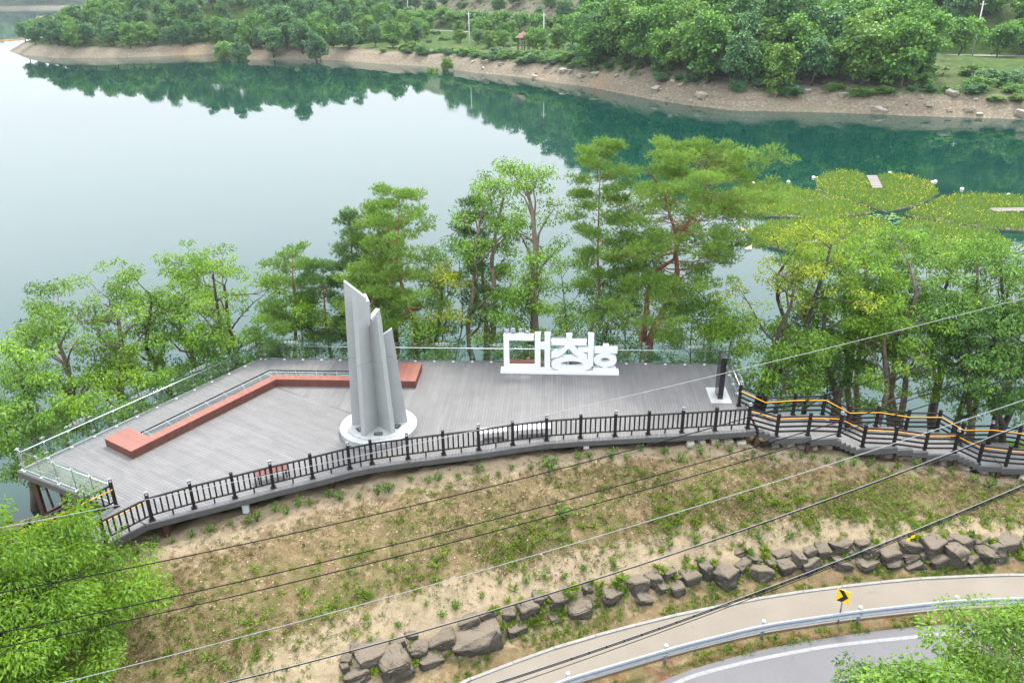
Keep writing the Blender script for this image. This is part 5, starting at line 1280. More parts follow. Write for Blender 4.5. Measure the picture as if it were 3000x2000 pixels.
# left peninsula
for (x, y) in scatter((-245, -66, 350, 440), 60, 4.4, lambda x, y, d, rs, rd: (d > 6) & (d < 17), 6):
    far_tree(frng.choice(['blue', 'blue', 'oak']), x, y, frng.uniform(.65, 1.0), 'rounded dark tree in the shore row of the left peninsula', 'shore row on the left peninsula')
for (x, y) in scatter((-165, -75, 372, 450), 40, 6.5, lambda x, y, d, rs, rd: (d > 18) & (d < 75) & (rs < -10), 7):
    far_tree(frng.choice(['tall', 'tall', 'blue', 'oak']), x, y, frng.uniform(.85, 1.2), 'tall loose tree on the slope of the left peninsula', 'slope trees on the left peninsula')
for (x, y) in scatter((-235, -160, 395, 480), 44, 5.5, lambda x, y, d, rs, rd: (d > 16) & (d < 60), 8):
    far_tree(frng.choice(['oak', 'blue', 'bush']), x, y, frng.uniform(.7, 1.0), 'tree on the grassy back of the left peninsula', 'trees on the back of the left peninsula')
for (x, y) in scatter((-40, 40, 300, 420), 40, 4.6, lambda x, y, d, rs, rd: (d > 12) & (rs < -6) & (rs > -60) & (abs(x - 5.6) + abs(y - 310) > 14) & (fbm(x * .08, y * .08, 71, 2) > -.15), 23):
    far_tree(frng.choice(['bush', 'bush', 'lime', 'oak']), x, y, frng.uniform(.4, .75), 'small tree or bush on the far lawn between the shore and the road', 'growth on the far lawn')
# woods too far to tell apart
def wood(name, label, pts, zfn, kinds, seed, smin, smax):
    rng = np.random.default_rng(seed); parts = []
    for (x, y) in pts:
        V, F, T = PR[rng.choice(kinds)][0][2]; a = rng.uniform(0, 6.28); s = rng.uniform(smin, smax); ca, sa_ = math.cos(a), math.sin(a)
        k = rng.random(len(F) // 2) < .55; Fk = F[np.repeat(k, 2)]; Tk = T[np.repeat(k, 2)]
        Vr = np.stack([V[:, 0] * ca - V[:, 1] * sa_, V[:, 0] * sa_ + V[:, 1] * ca, V[:, 2]], 1) * s + np.array([x, y, zfn(x, y)])
        u_, inv = np.unique(Fk, return_inverse=True); parts.append((Vr[u_], inv.reshape(-1, 3), Tk))
    V, F, T = cat_geo(parts); me = npmesh(name, V, F, T); me.materials.append(MATS['leaf_far_blue']); o = put(name, me, None); tag(o, label, 'wood', kind='stuff')
zz1 = lambda x, y: float(zf(np.array([x]), np.array([y]))[0]) - .5
wood('distant_wood', 'dense wood covering the upper hillside beyond the far road', scatter((-60, 330, 240, 560), 230, 8.5, lambda x, y, d, rs, rd: (rs > 40) & (rs < 150) & (x > -40 + 0 * y) & ((rs > 75) | (x < 70)), 9), zz1, ['oak', 'blue'], 10, 1.0, 1.4)
wood('distant_wood', 'wood on the crest of the left peninsula', scatter((-170, -60, 440, 520), 60, 8, lambda x, y, d, rs, rd: (d > 50) & (rd > 9), 11), zz1, ['tall', 'blue', 'oak'], 12, .75, 1.05)
def zr(x, y): return WATER + float(np.interp(y, [1400, 1416, 1490, 1580, 1680], [2, 3.5, 30, 48, 52]))
rr_ = np.random.default_rng(5)
wood('distant_wood', 'hazy wood on the distant shore in the upper left corner', [(float(rr_.uniform(-1100, -480)), float(rr_.uniform(1416, 1500))) for _ in range(260)], zr, ['blue', 'oak'], 13, 1.6, 2.4)
wood('distant_wood', 'low trees on the small islet in the upper left', [(float(rr_.uniform(-470, -395)), float(rr_.uniform(920, 940))) for _ in range(18)], lambda x, y: WATER + 1.6, ['bush', 'blue'], 14, .7, 1.0)

# ------------------------------------------------------------------ far shore: built things
p = un(1533, 149, -2.6); gz0 = float(zf(np.array([p[0]]), np.array([p[1]]))[0])
gz = thing('gazebo', 'brown two-storey wooden gazebo with a pyramid roof on the far lawn', 'gazebo', (p[0], p[1], gz0 - .2))
N6 = [(2.3 * math.cos(math.pi / 3 * k + .3), 2.3 * math.sin(math.pi / 3 * k + .3)) for k in range(6)]
for (x, y) in N6:
    mb = MB(); mb.box((x, y, 2.6), (.3, .3, 5.3)); mb.build('post', 'gazebo_wood', gz)
mb = MB(); mb.prism([(x * 1.08, y * 1.08) for x, y in N6], 2.3, 2.55); mb.build('floor', 'gazebo_wood', gz)
for k in range(6):
    (x0, y0), (x1, y1) = N6[k], N6[(k + 1) % 6]
    mb = MB(); mb.beam((x0, y0, 3.5), (x1, y1, 3.5), .12, .14); mb.beam((x0, y0, 3.0), (x1, y1, 3.0), .1, .12); mb.build('railing', 'gazebo_wood', gz)
    mb = MB(); a, b_ = (x0 * 1.42, y0 * 1.42, 5.1), (x1 * 1.42, y1 * 1.42, 5.1)
    mb.add([a, b_, (x1 * .1, y1 * .1, 7.1), (x0 * .1, y0 * .1, 7.1), (a[0], a[1], 4.95), (b_[0], b_[1], 4.95)], [(0, 1, 2, 3), (4, 5, 1, 0)], random.random()); mb.build('roof_face', 'gazebo_roof', gz)
mb = MB(); mb.tube([(0, 0, 7.0), (0, 0, 7.6)], [.35, .1], 8); mb.build('finial', 'gazebo_roof', gz)
mb = MB()
for k in range(9): mb.box((-.9 + k * .22, -.4, .25 + k * .25), (.26, .9, .08))
mb.build('stair', 'gazebo_wood', gz)
def pole(px, pyb, pyt, lab, zb=-2.5, arm=True):
    p = un(px, pyb, zb); zb = float(zf(np.array([p[0]]), np.array([p[1]]))[0]); h = float(atY(px, pyt, p[1])[2]) - zb
    t = thing('utility_pole', lab, 'pole', (p[0], p[1], zb - .3), 'utility poles on the far shore')
    mb = MB(); mb.tube([(0, 0, 0), (0, 0, h + .3)], [.24, .15], 8); mb.build('shaft', 'concrete_post', t, True)
    if arm:
        mb = MB(); mb.beam((-.9, 0, h - .6), (.9, 0, h - .6), .12, .12); mb.build('cross_arm', 'far_steel', t)
        for s_ in (-.8, 0, .8): mb = MB(); mb.tube([(s_, 0, h - .54), (s_, 0, h - .3)], .07, 6); mb.build('insulator', 'white_paint', t)
pole(1376, 137, 34, 'tall grey utility pole on the far lawn left of the gazebo'); pole(1593, 148, 37, 'grey utility pole right of the gazebo')
pole(1199, 92, -20, 'utility pole behind the round pale willow', -2); pole(1003, 78, -30, 'utility pole at the road bend left of the white signboard', -2)
pole(2848, 164, 4, 'tall utility pole beside the far road at right', -2); pole(2968, 150, 60, 'shorter pole beside the far road at the right edge', -2, False)
def far_box(name, lab, cat, px, py, zb, w_, h_, mat, lift=0.6):
    p = un(px, py, zb); t = thing(name, lab, cat, (p[0], p[1], float(zf(np.array([p[0]]), np.array([p[1]]))[0])))
    mb = MB(); mb.box((0, 0, lift + h_ / 2), (w_, .12, h_)); mb.build('panel', mat, t)
    for s_ in (-1, 1): mb = MB(); mb.box((s_ * w_ * .42, .08, (lift + h_) / 2), (.12, .1, lift + h_)); mb.build('leg', 'far_steel', t)
far_box('signboard', 'white signboard beside the far road bend', 'signboard', 1040, 86, -2, 3.2, 2.6, 'white_paint'); far_box('signboard', 'small white sign beside the far road at right', 'signboard', 2973, 152, -2, 1.8, .9, 'white_paint', 1.2)
gl_ = thing('guardrail', 'white guardrail at the edge of the far road bend', 'guardrail')
q0, q1 = un(1030, 90, -2), un(1090, 92, -2)
mb = MB(); mb.beam((q0[0], q0[1], -1.2), (q1[0], q1[1], -1.2), .12, .3); mb.build('beam', 'far_steel', gl_)
for k in range(7):
    c = q0 + (q1 - q0) * k / 6; mb = MB(); mb.box((c[0], c[1], -1.7), (.14, .14, 1.0)); mb.build('post', 'far_steel', gl_)
cp = un(1024, 76, -1.95); ct = thing('parked_car', 'small pale car on the far road near the white signboard', 'car', (cp[0], cp[1], -1.94), rz=.35)
mb = MB(); mb.hexa([(-2.1, -.85, .35), (2.1, -.85, .35), (2.1, .85, .35), (-2.1, .85, .35)], [(-2.05, -.82, .95), (2.05, -.82, .9), (2.05, .82, .9), (-2.05, .82, .95)]); mb.hexa([(-1.6, -.8, .95), (1.0, -.8, .93), (1.0, .8, .93), (-1.6, .8, .95)], [(-1.2, -.65, 1.48), (.45, -.65, 1.48), (.45, .65, 1.48), (-1.2, .65, 1.48)]); mb.build('body', 'car_paint', ct, bevel=.06)
mb = MB(); mb.hexa([(-1.45, -.8, 1.0), (.85, -.8, 1.0), (.85, .8, 1.0), (-1.45, .8, 1.0)], [(-1.2, -.69, 1.4), (.5, -.69, 1.4), (.5, .69, 1.4), (-1.2, .69, 1.4)]); mb.build('windows', 'window_dark', ct)
for sx_ in (-1.3, 1.3):
    for sy_ in (-.8, .8): mb = MB(); mb.tube([(sx_, sy_ - .1, .33), (sx_, sy_ + .1, .33)], .33, 12); mb.build('wheel', 'tyre', ct)
q = un(1345, 140, -2.7); fb = thing('footbridge', 'small red-brown footbridge on the far lawn', 'bridge', (q[0], q[1], float(zf(np.array([q[0]]), np.array([q[1]]))[0])))
mb = MB(); mb.box((0, 0, .5), (4.2, 1.4, .16)); mb.build('walkway', 'brick_red', fb)
for s_ in (-1, 1):
    mb = MB(); mb.tube([(-2.1, s_ * .7, 1.3), (0, s_ * .7, 1.55), (2.1, s_ * .7, 1.3)], .09, 6)
    for k in range(7): mb.box((-2.0 + k * .667, s_ * .7, .95), (.1, .1, .8))
    mb.build('railing', 'brick_red', fb)
bm = thing('float_boom', 'thin line of orange floats across the water at the upper left', 'float boom')
q0, q1 = un(-40, 121, WATER), un(72, 116, WATER)
mb = MB()
for k in range(46):
    c = q0 + (q1 - q0) * k / 45; mb.box((c[0], c[1], WATER + .1), (1.1, .5, .5), -.4)
tag(mb.build('floats', 'orange', bm), kind='stuff')

# ------------------------------------------------------------------ rocks
import bmesh
from mathutils import noise as mnoise
def rock_mesh(seed, mat, cham=.10):
    rng = np.random.default_rng(seed); bm_ = bmesh.new()
    for sx_ in (-1, 1):
        for sy_ in (-1, 1):
            for sz_ in (-1, 1):
                for _ in range(2):
                    k = rng.uniform(.55, 1.0, 3); bm_.verts.new((sx_ * .5 * k[0], sy_ * .5 * k[1], sz_ * .5 * k[2]))
    for _ in range(5):
        d = rng.normal(size=3); d /= np.linalg.norm(d); bm_.verts.new(tuple(d * .58))
    r = bmesh.ops.convex_hull(bm_, input=bm_.verts); bmesh.ops.delete(bm_, geom=[v for v in bm_.verts if not v.link_faces], context='VERTS')
    bmesh.ops.dissolve_limit(bm_, angle_limit=.2, verts=bm_.verts, edges=bm_.edges)
    bmesh.ops.bevel(bm_, geom=list(bm_.edges), offset=.05, segments=2, affect='EDGES', clamp_overlap=True)
    for thr in (.30, .16, .09):
        bmesh.ops.triangulate(bm_, faces=bm_.faces); bmesh.ops.subdivide_edges(bm_, edges=[e for e in bm_.edges if e.calc_length() > thr], cuts=1, use_grid_fill=True)
    bmesh.ops.triangulate(bm_, faces=bm_.faces); bm_.normal_update(); sh_ = Vector(rng.uniform(-9, 9, 3))
    for v in bm_.verts:
        q = v.co * 2.4 + sh_; v.co += v.normal * (.07 * mnoise.fractal(q, 1.0, 2.1, 4) + .03 * mnoise.noise(v.co * Vector((3, 3, 9)) + sh_))
    for f in bm_.faces: f.smooth = True
    for e in bm_.edges: e.smooth = not (len(e.link_faces) == 2 and e.calc_face_angle() > .6)
    me = bpy.data.meshes.new('boulder'); bm_.to_mesh(me); bm_.free(); me.materials.append(MATS[mat]); return me
RK = [rock_mesh(k, 'rock_dark') for k in range(14)]; RP = [rock_mesh(40 + k, 'rock_pale') for k in range(8)]; RSH = [rock_mesh(60 + k, 'rock_shore') for k in range(8)]
def hit(px, py):
    r = ROT @ np.array([px - 1500.0, py - 1000.0, FPX]); r = r / np.linalg.norm(r); t = np.linspace(18, 70, 2600)
    P = CAM[None] + r[None] * t[:, None]; z = zt(P[:, 0], P[:, 1]); k = int(np.argmax(P[:, 2] < z)); return P[k]
BOUL = [(1013,1934,32,30,''),(1011,1961,26,34,''),(1043,1906,38,26,''),(1085,1919,110,55,'broad pale-topped boulder lying left of the big upright one'),(1166,1885,42,26,''),(1221,1902,77,47,''),(1043,1982,81,38,''),(1151,1948,115,94,'big dark upright boulder near the lower end of the rock row'),(1264,1931,85,55,''),(1298,1872,89,43,''),(1402,1872,178,106,'largest broad flat-faced boulder in the rock row'),(1204,1863,38,21,''),(1370,1821,64,26,''),(1429,1800,47,20,''),(1489,1800,47,34,''),(1508,1844,60,38,''),(1546,1783,60,47,''),(1580,1753,38,34,''),(1631,1757,68,30,''),(1627,1812,51,21,''),(1697,1783,85,64,'leaning brown boulder left of the square grey one'),(1718,1725,34,30,''),(1791,1744,81,55,'square flat-faced grey boulder under trailing weeds'),(1863,1715,64,51,''),(1884,1757,51,30,''),(1910,1698,55,38,''),(1940,1723,38,26,''),(1957,1681,43,26,''),(1982,1727,47,47,''),(1991,1693,34,17,''),
 (2021,1693,55,43,''),(2066,1672,34,55,''),(2128,1693,81,64,'big dark rounded boulder in the middle of the rock row'),(2179,1657,47,30,''),(2172,1618,47,15,''),(2210,1632,60,15,''),(2223,1649,26,19,''),(2227,1681,64,43,''),(2257,1651,34,26,''),(2293,1621,77,23,''),(2298,1664,47,43,''),(2336,1642,34,43,''),(2374,1617,38,26,''),(2370,1657,60,38,''),(2410,1617,38,43,''),(2461,1600,72,38,''),(2463,1655,72,34,''),(2495,1617,43,26,''),(2527,1591,47,15,''),(2548,1617,60,30,''),(2540,1651,60,30,''),(2606,1623,60,34,''),(2619,1653,47,28,''),(2663,1602,60,38,''),(2665,1634,51,21,''),(2680,1659,51,21,''),(2704,1632,30,30,''),(2731,1602,68,47,''),(2746,1644,60,34,''),(2793,1625,55,64,'tall tilted boulder in the rock row near the right photo edge'),(2816,1589,72,34,''),(2842,1642,43,26,''),(2876,1587,38,21,''),(2886,1627,51,43,''),(2918,1619,47,47,''),(2946,1596,51,34,''),(2978,1583,34,21,''),(2772,1579,43,13,'')]
def nth(n): return '%d%s' % (n, 'th' if 10 < n % 100 < 14 else {1: 'st', 2: 'nd', 3: 'rd'}.get(n % 10, 'th'))
order = {i: k + 1 for k, i in enumerate(sorted(range(len(BOUL)), key=lambda i: BOUL[i][0]))}
brng = random.Random(4)
for i, (px, py, w_, h_, lab) in enumerate(BOUL):
    p = hit(px, py + h_ * .15); sc_ = np.linalg.norm(p - CAM) / FPX; big_ = .86 if w_ > 70 else 1.0; W_, H_ = w_ * sc_ * big_, h_ * sc_ * 1.1 * big_
    o = bpy.data.objects.new('boulder', RK[i % 14]); COL.objects.link(o)
    D_ = (W_ * .5 + H_ * .6) * brng.uniform(.8, 1.1); o.location = (p[0], p[1] + D_ * .15, p[2] + H_ * .02); o.scale = (W_, D_, H_)
    o.rotation_euler = (brng.uniform(-.25, .1), brng.uniform(-.2, .2) - .12, math.radians(18) + brng.uniform(-.3, .3) + (math.pi if brng.random() < .5 else 0))
    tag(o, lab or 'dark angular boulder in the rock row beside the path, %s from the left' % nth(order[i]), 'boulder', 'boulders in the rock row')
STN = [(2021,1294),(2053,1291),(2091,1288),(2132,1290),(2172,1296),(2215,1291),(2272,1303),(2310,1303),(2350,1306),(2383,1308),(2421,1303),(2508,1319),(2567,1327),(2599,1331),(2631,1336),(2655,1338),(2684,1344),(2718,1348),(2740,1346),(2761,1354),(2791,1360),(2820,1369),(2852,1367),(2878,1375),(2905,1378),(2935,1382),(2963,1384),(2995,1398)]
for i, (px, py) in enumerate(STN):
    p = hit(px, py + 6); o = bpy.data.objects.new('stone', RP[i % 8]); COL.objects.link(o); s_ = brng.uniform(.42, .70)
    o.location = (p[0], p[1], p[2] + .06); o.scale = (s_, s_ * .7, s_ * .62); o.rotation_euler = (brng.uniform(-.2, .2), brng.uniform(-.2, .2), brng.uniform(0, 6.28))
    tag(o, 'pale stone along the foot of the boardwalk, %s from the left' % nth(i + 1), 'stone', 'pale stones under the boardwalk')
srng = random.Random(8)
seg = [(a, b_) for a, b_ in zip(SH[:-1], SH[1:]) if -30 < a[0] < 130]
for i in range(64):
    a, b_ = srng.choice(seg); q = a + (b_ - a) * srng.random(); n_ = np.array([-(b_ - a)[1], (b_ - a)[0]]); n_ /= np.linalg.norm(n_)
    q = q + n_ * srng.uniform(.5, 7); s_ = srng.choice([.7, .9, 1.2, 1.7, 2.3]); o = bpy.data.objects.new('shore_rock', RSH[i % 8]); COL.objects.link(o)
    o.location = (q[0], q[1], float(zf(np.array([q[0]]), np.array([q[1]]))[0]) + s_ * .08); o.scale = (s_ * 1.2, s_, s_ * .7); o.rotation_euler = (srng.uniform(-.3, .3), srng.uniform(-.3, .3), srng.uniform(0, 6.28))
    tag(o, 'grey rock on the bare rim of the far shore', 'rock', 'rocks on the far rim')

# ------------------------------------------------------------------ floating flower gardens
ZG = WATER + .22
def gp(x, y): p = un(2100 + x / 2.613, 450 + y / 2.613, ZG); return np.array([p[0], p[1]])
ISL = [('floating garden of yellow irises, the far petal with a short boardwalk', [(755, 195), (860, 152), (975, 132), (1100, 155), (1143, 182), (1222, 182), (1320, 157), (1450, 172), (1620, 217), (1700, 300), (1560, 390), (1300, 447), (1150, 400), (1040, 375), (870, 315), (770, 275)], [(1143, 182), (1222, 182), (1270, 280), (1190, 280)]),
 ('floating garden of yellow irises, the left petal partly behind the big pine', [(100, 300), (220, 245), (330, 235), (500, 247), (700, 290), (860, 325), (1025, 385), (1150, 425), (1195, 455), (1000, 475), (800, 487), (560, 482), (380, 476), (220, 455), (120, 390)], [(330, 330), (550, 358), (520, 376), (300, 350)]),
 ('floating garden of yellow irises, the right petal with a long boardwalk', [(1850, 322), (2000, 316), (2200, 322), (2352, 338), (2600, 375), (2720, 450), (2600, 540), (2352, 590), (2100, 573), (1900, 540), (1640, 503), (1445, 470), (1565, 403), (1705, 345)], [(2080, 436), (2600, 425), (2600, 455), (2120, 461)]),
 ('floating garden of yellow irises, the near right petal behind the treetops', [(1405, 512), (1640, 520), (1900, 556), (2100, 600), (2250, 690), (2200, 800), (1900, 830), (1600, 780), (1430, 690), (1402, 600)], []),
 ('floating garden of yellow irises, the near left petal behind the yellow-green tree', [(215, 605), (400, 525), (700, 497), (1000, 487), (1240, 505), (1330, 555), (1385, 610), (1330, 720), (1100, 832), (850, 838), (640, 770), (350, 690)], [(640, 690), (800, 670), (830, 690), (660, 712)])]
grng = np.random.default_rng(55)
for lab, pts, brd in ISL:
    P_ = [gp(*q) for q in pts]; c = sum(P_) / len(P_)
    t = thing('floating_garden', lab, 'garden', (0, 0, 0), 'floating flower gardens')
    ar = sum(P_[i][0] * P_[(i + 1) % len(P_)][1] - P_[(i + 1) % len(P_)][0] * P_[i][1] for i in range(len(P_)))
    if ar < 0: P_ = P_[::-1]
    mb = MB(); mb.prism(P_, WATER - .2, ZG); mb.build('raft', 'float_edge', t)
    PA = np.array(P_); lo, hi = PA.min(0), PA.max(0); n = int((hi - lo).prod() * 16)
    x = grng.uniform(lo[0], hi[0], n); y = grng.uniform(lo[1], hi[1], n); k = inside(x, y, PA)
    if brd: k &= ~inside(x, y, np.array([gp(*q) for q in brd]))
    x, y = x[k], y[k]; n = len(x)
    Pb = np.stack([x, y, np.full(n, ZG)], 1); Db = grng.normal(size=(n, 3)) * .28; Db[:, 2] += 1
    L = .5 + .22 * grng.random(n); g1 = blades(Pb, Db, L, .16, np.clip(grng.normal(.5, .25, n), 0, 1), grng)
    g2 = blades(Pb + grng.normal(size=(n, 3)) * [.2, .2, 0], Db + grng.normal(size=(n, 3)) * .3, L * .8, .14, np.clip(grng.normal(.4, .25, n), 0, 1), grng)
    me = npmesh('iris_leaves', *cat_geo([g1, g2])); me.materials.append(MATS['leaf_iris']); tag(put('iris_leaves', me, None, t), kind='stuff')
    m_ = grng.random(n) < .10 * (.4 + 1.2 * (fbm(x * .25, y * .25, 3, 2) > -.1)); Pf = Pb[m_] + np.stack([0 * x[m_], 0 * x[m_], L[m_] * .95], 1); kf_ = len(Pf)
    me = npmesh('iris_flowers', *leaves(Pf, grng.normal(size=(kf_, 3)) + [0, 0, .4], grng.normal(size=(kf_, 3)) + [0, -.6, 1], .17, .14, grng.random(kf_))); me.materials.append(MATS['flower']); tag(put('iris_flowers', me, None, t), kind='stuff')
    if brd:
        B4 = [gp(*q) for q in brd]; nb = 7
        for k in range(nb):
            f0, f1 = k / nb + .01, (k + 1) / nb - .01
            q4 = [B4[0] + (B4[3] - B4[0]) * f0, B4[1] + (B4[2] - B4[1]) * f0, B4[1] + (B4[2] - B4[1]) * f1, B4[0] + (B4[3] - B4[0]) * f1]
            ar = sum(q4[i][0] * q4[(i + 1) % 4][1] - q4[(i + 1) % 4][0] * q4[i][1] for i in range(4)); q4 = q4 if ar > 0 else q4[::-1]
            mb = MB(); mb.prism(q4, ZG + .25, ZG + .34, random.random()); mb.build('plank', 'board', t)
for i, (x, y, m_, lab) in enumerate([(740, 186, 0, 'pair of floats at the left tip of the far petal'), (768, 192, 1, 'yellow buoy at the left tip of the far petal'), (975, 140, 0, 'white buoy behind the left lobe of the far petal'), (1323, 152, 0, 'white buoy behind the right lobe of the far petal'), (1650, 222, 0, 'white buoy at the right side of the far petal'), (1672, 218, 0, 'second white buoy at the right side of the far petal'), (1877, 275, 0, 'lone white buoy on open water left of the right petal'), (2233, 320, 0, 'white buoy behind the right petal'), (2200, 326, 1, 'yellow buoy behind the right petal'), (548, 220, 0, 'lone white buoy on open water above the left petal'), (280, 232, 0, 'white buoy at the back of the left petal'), (175, 575, 0, 'white buoy beside the near left petal'), (200, 592, 1, 'yellow buoy beside the near left petal'), (230, 732, 0, 'left of two white buoys below the near left petal'), (250, 732, 0, 'right of two white buoys below the near left petal'), (258, 716, 1, 'yellow buoy just above two white buoys'), (675, 826, 1, 'yellow buoy at the front of the near left petal')]):
    p = un(2100 + x / 2.613, 450 + y / 2.613, WATER); t = thing('buoy', lab.replace('pair of floats', 'white buoy'), 'buoy', (p[0], p[1], WATER), 'buoys round the floating gardens')
    mb = MB(); prof_ = [(0.03, -.15), (.19, -.09), (.27, .05), (.255, .17), (.165, .27), (.04, .315)]
    mb.tube([(0, 0, z) for r_, z in prof_], [r_ for r_, z in prof_], 12); mb.build('float', 'buoy_yellow' if m_ else 'buoy_white', t, True)
    mb = MB(); mb.tube([(0, 0, .30), (0, 0, .38)], .04, 8); mb.build('eye', 'float_edge', t)
# water lily pads between the petals
mb = MB()
for k in range(70):
    c = gp(1290 + grng.normal() * 75, 478 + grng.normal() * 22); r_ = grng.uniform(.14, .32)
    mb.add([(c[0] + r_ * math.cos(a), c[1] + r_ * math.sin(a), WATER + .012) for a in np.linspace(0, 5.6, 8)], [tuple(range(8))], float(grng.random()))
tag(mb.build('lily_pads', 'leaf_far_lime'), 'pale lily pads floating between the flower garden petals', 'lily pads', kind='stuff')

# ================================================================== plants on the bank
prng = np.random.default_rng(21)
def shrub_mesh(seed, h=.5, n=70):
    rng = np.random.default_rng(seed); mb = MB(); tips = []
    for k in range(5):
        a = k * 1.26 + rng.uniform(-.3, .3); e = np.array([math.cos(a) * h * .4, math.sin(a) * h * .4, h * rng.uniform(.7, 1.0)])
        mb.tube([(0, 0, -.05), tuple(e * [.35, .35, .55]), tuple(e)], [.012, .008, .004], 4, cap=False); tips.append(e)
    P = np.array([tips[i % 5] * rng.uniform(.35, 1.05) for i in range(n)]) + rng.normal(size=(n, 3)) * h * .12
    D = rng.normal(size=(n, 3)); D[:, 2] += .1; N = rng.normal(size=(n, 3)) * .5 + [0, 0, 1]
    V, F, T = leaves(P, D, N, rng.uniform(.10, .17, n), .07, np.clip(rng.normal(.45, .22, n), 0, 1))
    a, b_ = np.array(mb.v), np.array(mb.f); tri = np.concatenate([b_[:, [0, 1, 2]], b_[:, [0, 2, 3]]])
    me = npmesh('shrub', np.concatenate([V, a]), np.concatenate([F, tri + len(V)]), np.concatenate([T, np.full(len(tri), .1)]))
    me.materials.append(MATS['leaf_shrub']); me.materials.append(MATS['bark_dark'])
    me.polygons.foreach_set('material_index', np.concatenate([np.zeros(len(F), np.int32), np.ones(len(tri), np.int32)])); return me
SB = [shrub_mesh(k) for k in range(6)]
def shrub(x, y, s, lab, grp):
    o = bpy.data.objects.new('shrub', SB[int(prng.integers(6))]); COL.objects.link(o); o.location = (x, y, float(zt(np.array([x]), np.array([y]))[0]) - .02)
    o.scale = (s, s, s * prng.uniform(.85, 1.2)); o.rotation_euler = (0, 0, prng.uniform(0, 6.28)); tag(o, lab, 'shrub', grp)
x = -16.6; cn = 0
while x < 29:
    cn += 1
    yd = float(np.interp(x, dkx, dky)); shrub(x, yd - prng.uniform(.25, .8), prng.uniform(.6, 1.05), 'small shrub planted at the top of the bank below the fence, %s from the left' % nth(cn), 'shrubs along the top of the bank')
    x += prng.uniform(.45, 1.15) * (.75 if x < -6 else 1)
x = -5.6; cn = 0
while x < 29:
    cn += 1
    y1 = float(np.interp(x, r1x, r1y)); shrub(x, y1 + prng.uniform(.25, 1.1), prng.uniform(.45, .8), 'small shrub planted in the sand above the rock row, %s from the left' % nth(cn), 'shrubs above the rock row')
    x += prng.uniform(.4, 1.2)
p = hit(1608, 1380); shrub(p[0], p[1], 1.5, 'larger light green bush alone on the bank below the white benches', None)
p = hit(1650, 1522); shrub(p[0], p[1], 1.7, 'bright bush in the middle of the bank under the cables', None)
# weeds: ferns and tufts too many to count
def slope_points(n, rng, dens):
    X_ = rng.uniform(-20, 30, n * 6); T_ = rng.uniform(0, 1, n * 6); y1 = np.interp(X_, r1x, r1y); yd = np.interp(X_, dkx, dky)
    Y_ = y1 + (yd - y1) * T_; k = rng.random(n * 6) < dens(X_, Y_, T_); return X_[k][:n], Y_[k][:n], T_[k][:n]
def dens_fern(x, y, t):
    a = np.exp(-((t - .30) / .20) ** 2) * (.35 + .65 * (fbm(x * .35, y * .5, 12, 3) > .0)) + .10 * (t < .9)
    return np.clip(a * np.clip(.55 + fbm(x * .9, y * .9, 14, 3) * 1.2, 0, 1), 0, 1) * np.interp(x, [-20, -9, -5, 14, 22, 30], [.35, .5, 1, 1, .6, .5])
def weed_geo(x, y, rng, nb, L, Wd, up, tm, ts):
    n = len(x); z = zt(x, y); P = np.repeat(np.stack([x, y, z], 1), nb, 0) + rng.normal(size=(n * nb, 3)) * [.05, .05, .01]
    D = rng.normal(size=(n * nb, 3)); D[:, 2] = np.abs(D[:, 2]) * .5 + up; N = rng.normal(size=(n * nb, 3)) * .4 + [0, 0, 1]
    sz_ = np.repeat(rng.uniform(.55, 1.35, n), nb); T = np.clip(np.repeat(rng.normal(tm, ts, n), nb) + rng.normal(size=n * nb) * .12, 0, 1)
    return leaves(P, D, N, L * sz_, Wd * sz_, T, .15)
fx, fy, ft = slope_points(1150, prng, dens_fern)
gx_, gy_, gt_ = slope_points(3400, prng, lambda x, y, t: np.clip((.25 + .9 * fbm(x * .5, y * .7, 17, 4)) * np.interp(t, [0, .1, .3, .8, .93, 1], [.25, .5, 1, .8, .25, .05]), 0, 1))
me = npmesh('weeds', *cat_geo([weed_geo(fx, fy, prng, 10, .25, .05, .45, .62, .2), weed_geo(gx_, gy_, prng, 8, .13, .028, .8, .45, .22)])); me.materials.append(MATS['leaf_weed'])
tag(put('weeds', me, None), 'ferns and weeds growing over the sandy bank', 'weeds', kind='stuff')
# grass at the foot of the rocks, on the verge and among the boulders
n = 2600; x = prng.uniform(-6, 30, n); yk, y0 = np.interp(x, kx, ky), np.interp(x, r0x, r0y)
y = yk + .08 + (y0 - yk + .35) * prng.random(n); k = fbm(x * .6, y * .9, 23, 3) > -.12; x1_, y1_ = x[k], y[k]
n = 900; x = prng.uniform(2, 30, n); yr = np.interp(x, [p_[0] for p_ in RAIL], [p_[1] for p_ in RAIL]); y = yr + prng.uniform(-.55, .12, n); k = fbm(x * .8, y * .8, 29, 3) > .1; x2_, y2_ = x[k], y[k]
n = 420; x = prng.uniform(-7, 28, n); y0, y1 = np.interp(x, r0x, r0y), np.interp(x, r1x, r1y); y = y0 + (y1 - y0) * prng.random(n); k = fbm(x * .7, y * .9, 33, 3) > .05; x3_, y3_ = x[k], y[k]
me = npmesh('grass', *cat_geo([weed_geo(x1_, y1_, prng, 10, .13, .03, .9, .35, .2), weed_geo(x2_, y2_, prng, 9, .13, .03, .9, .5, .25), weed_geo(x3_, y3_, prng, 22, .24, .11, .3, .5, .2)])); me.materials.append(MATS['leaf_weed'])
tag(put('grass', me, None), 'thin grass and trailing weeds round the rock row and the roadside', 'grass', kind='stuff')
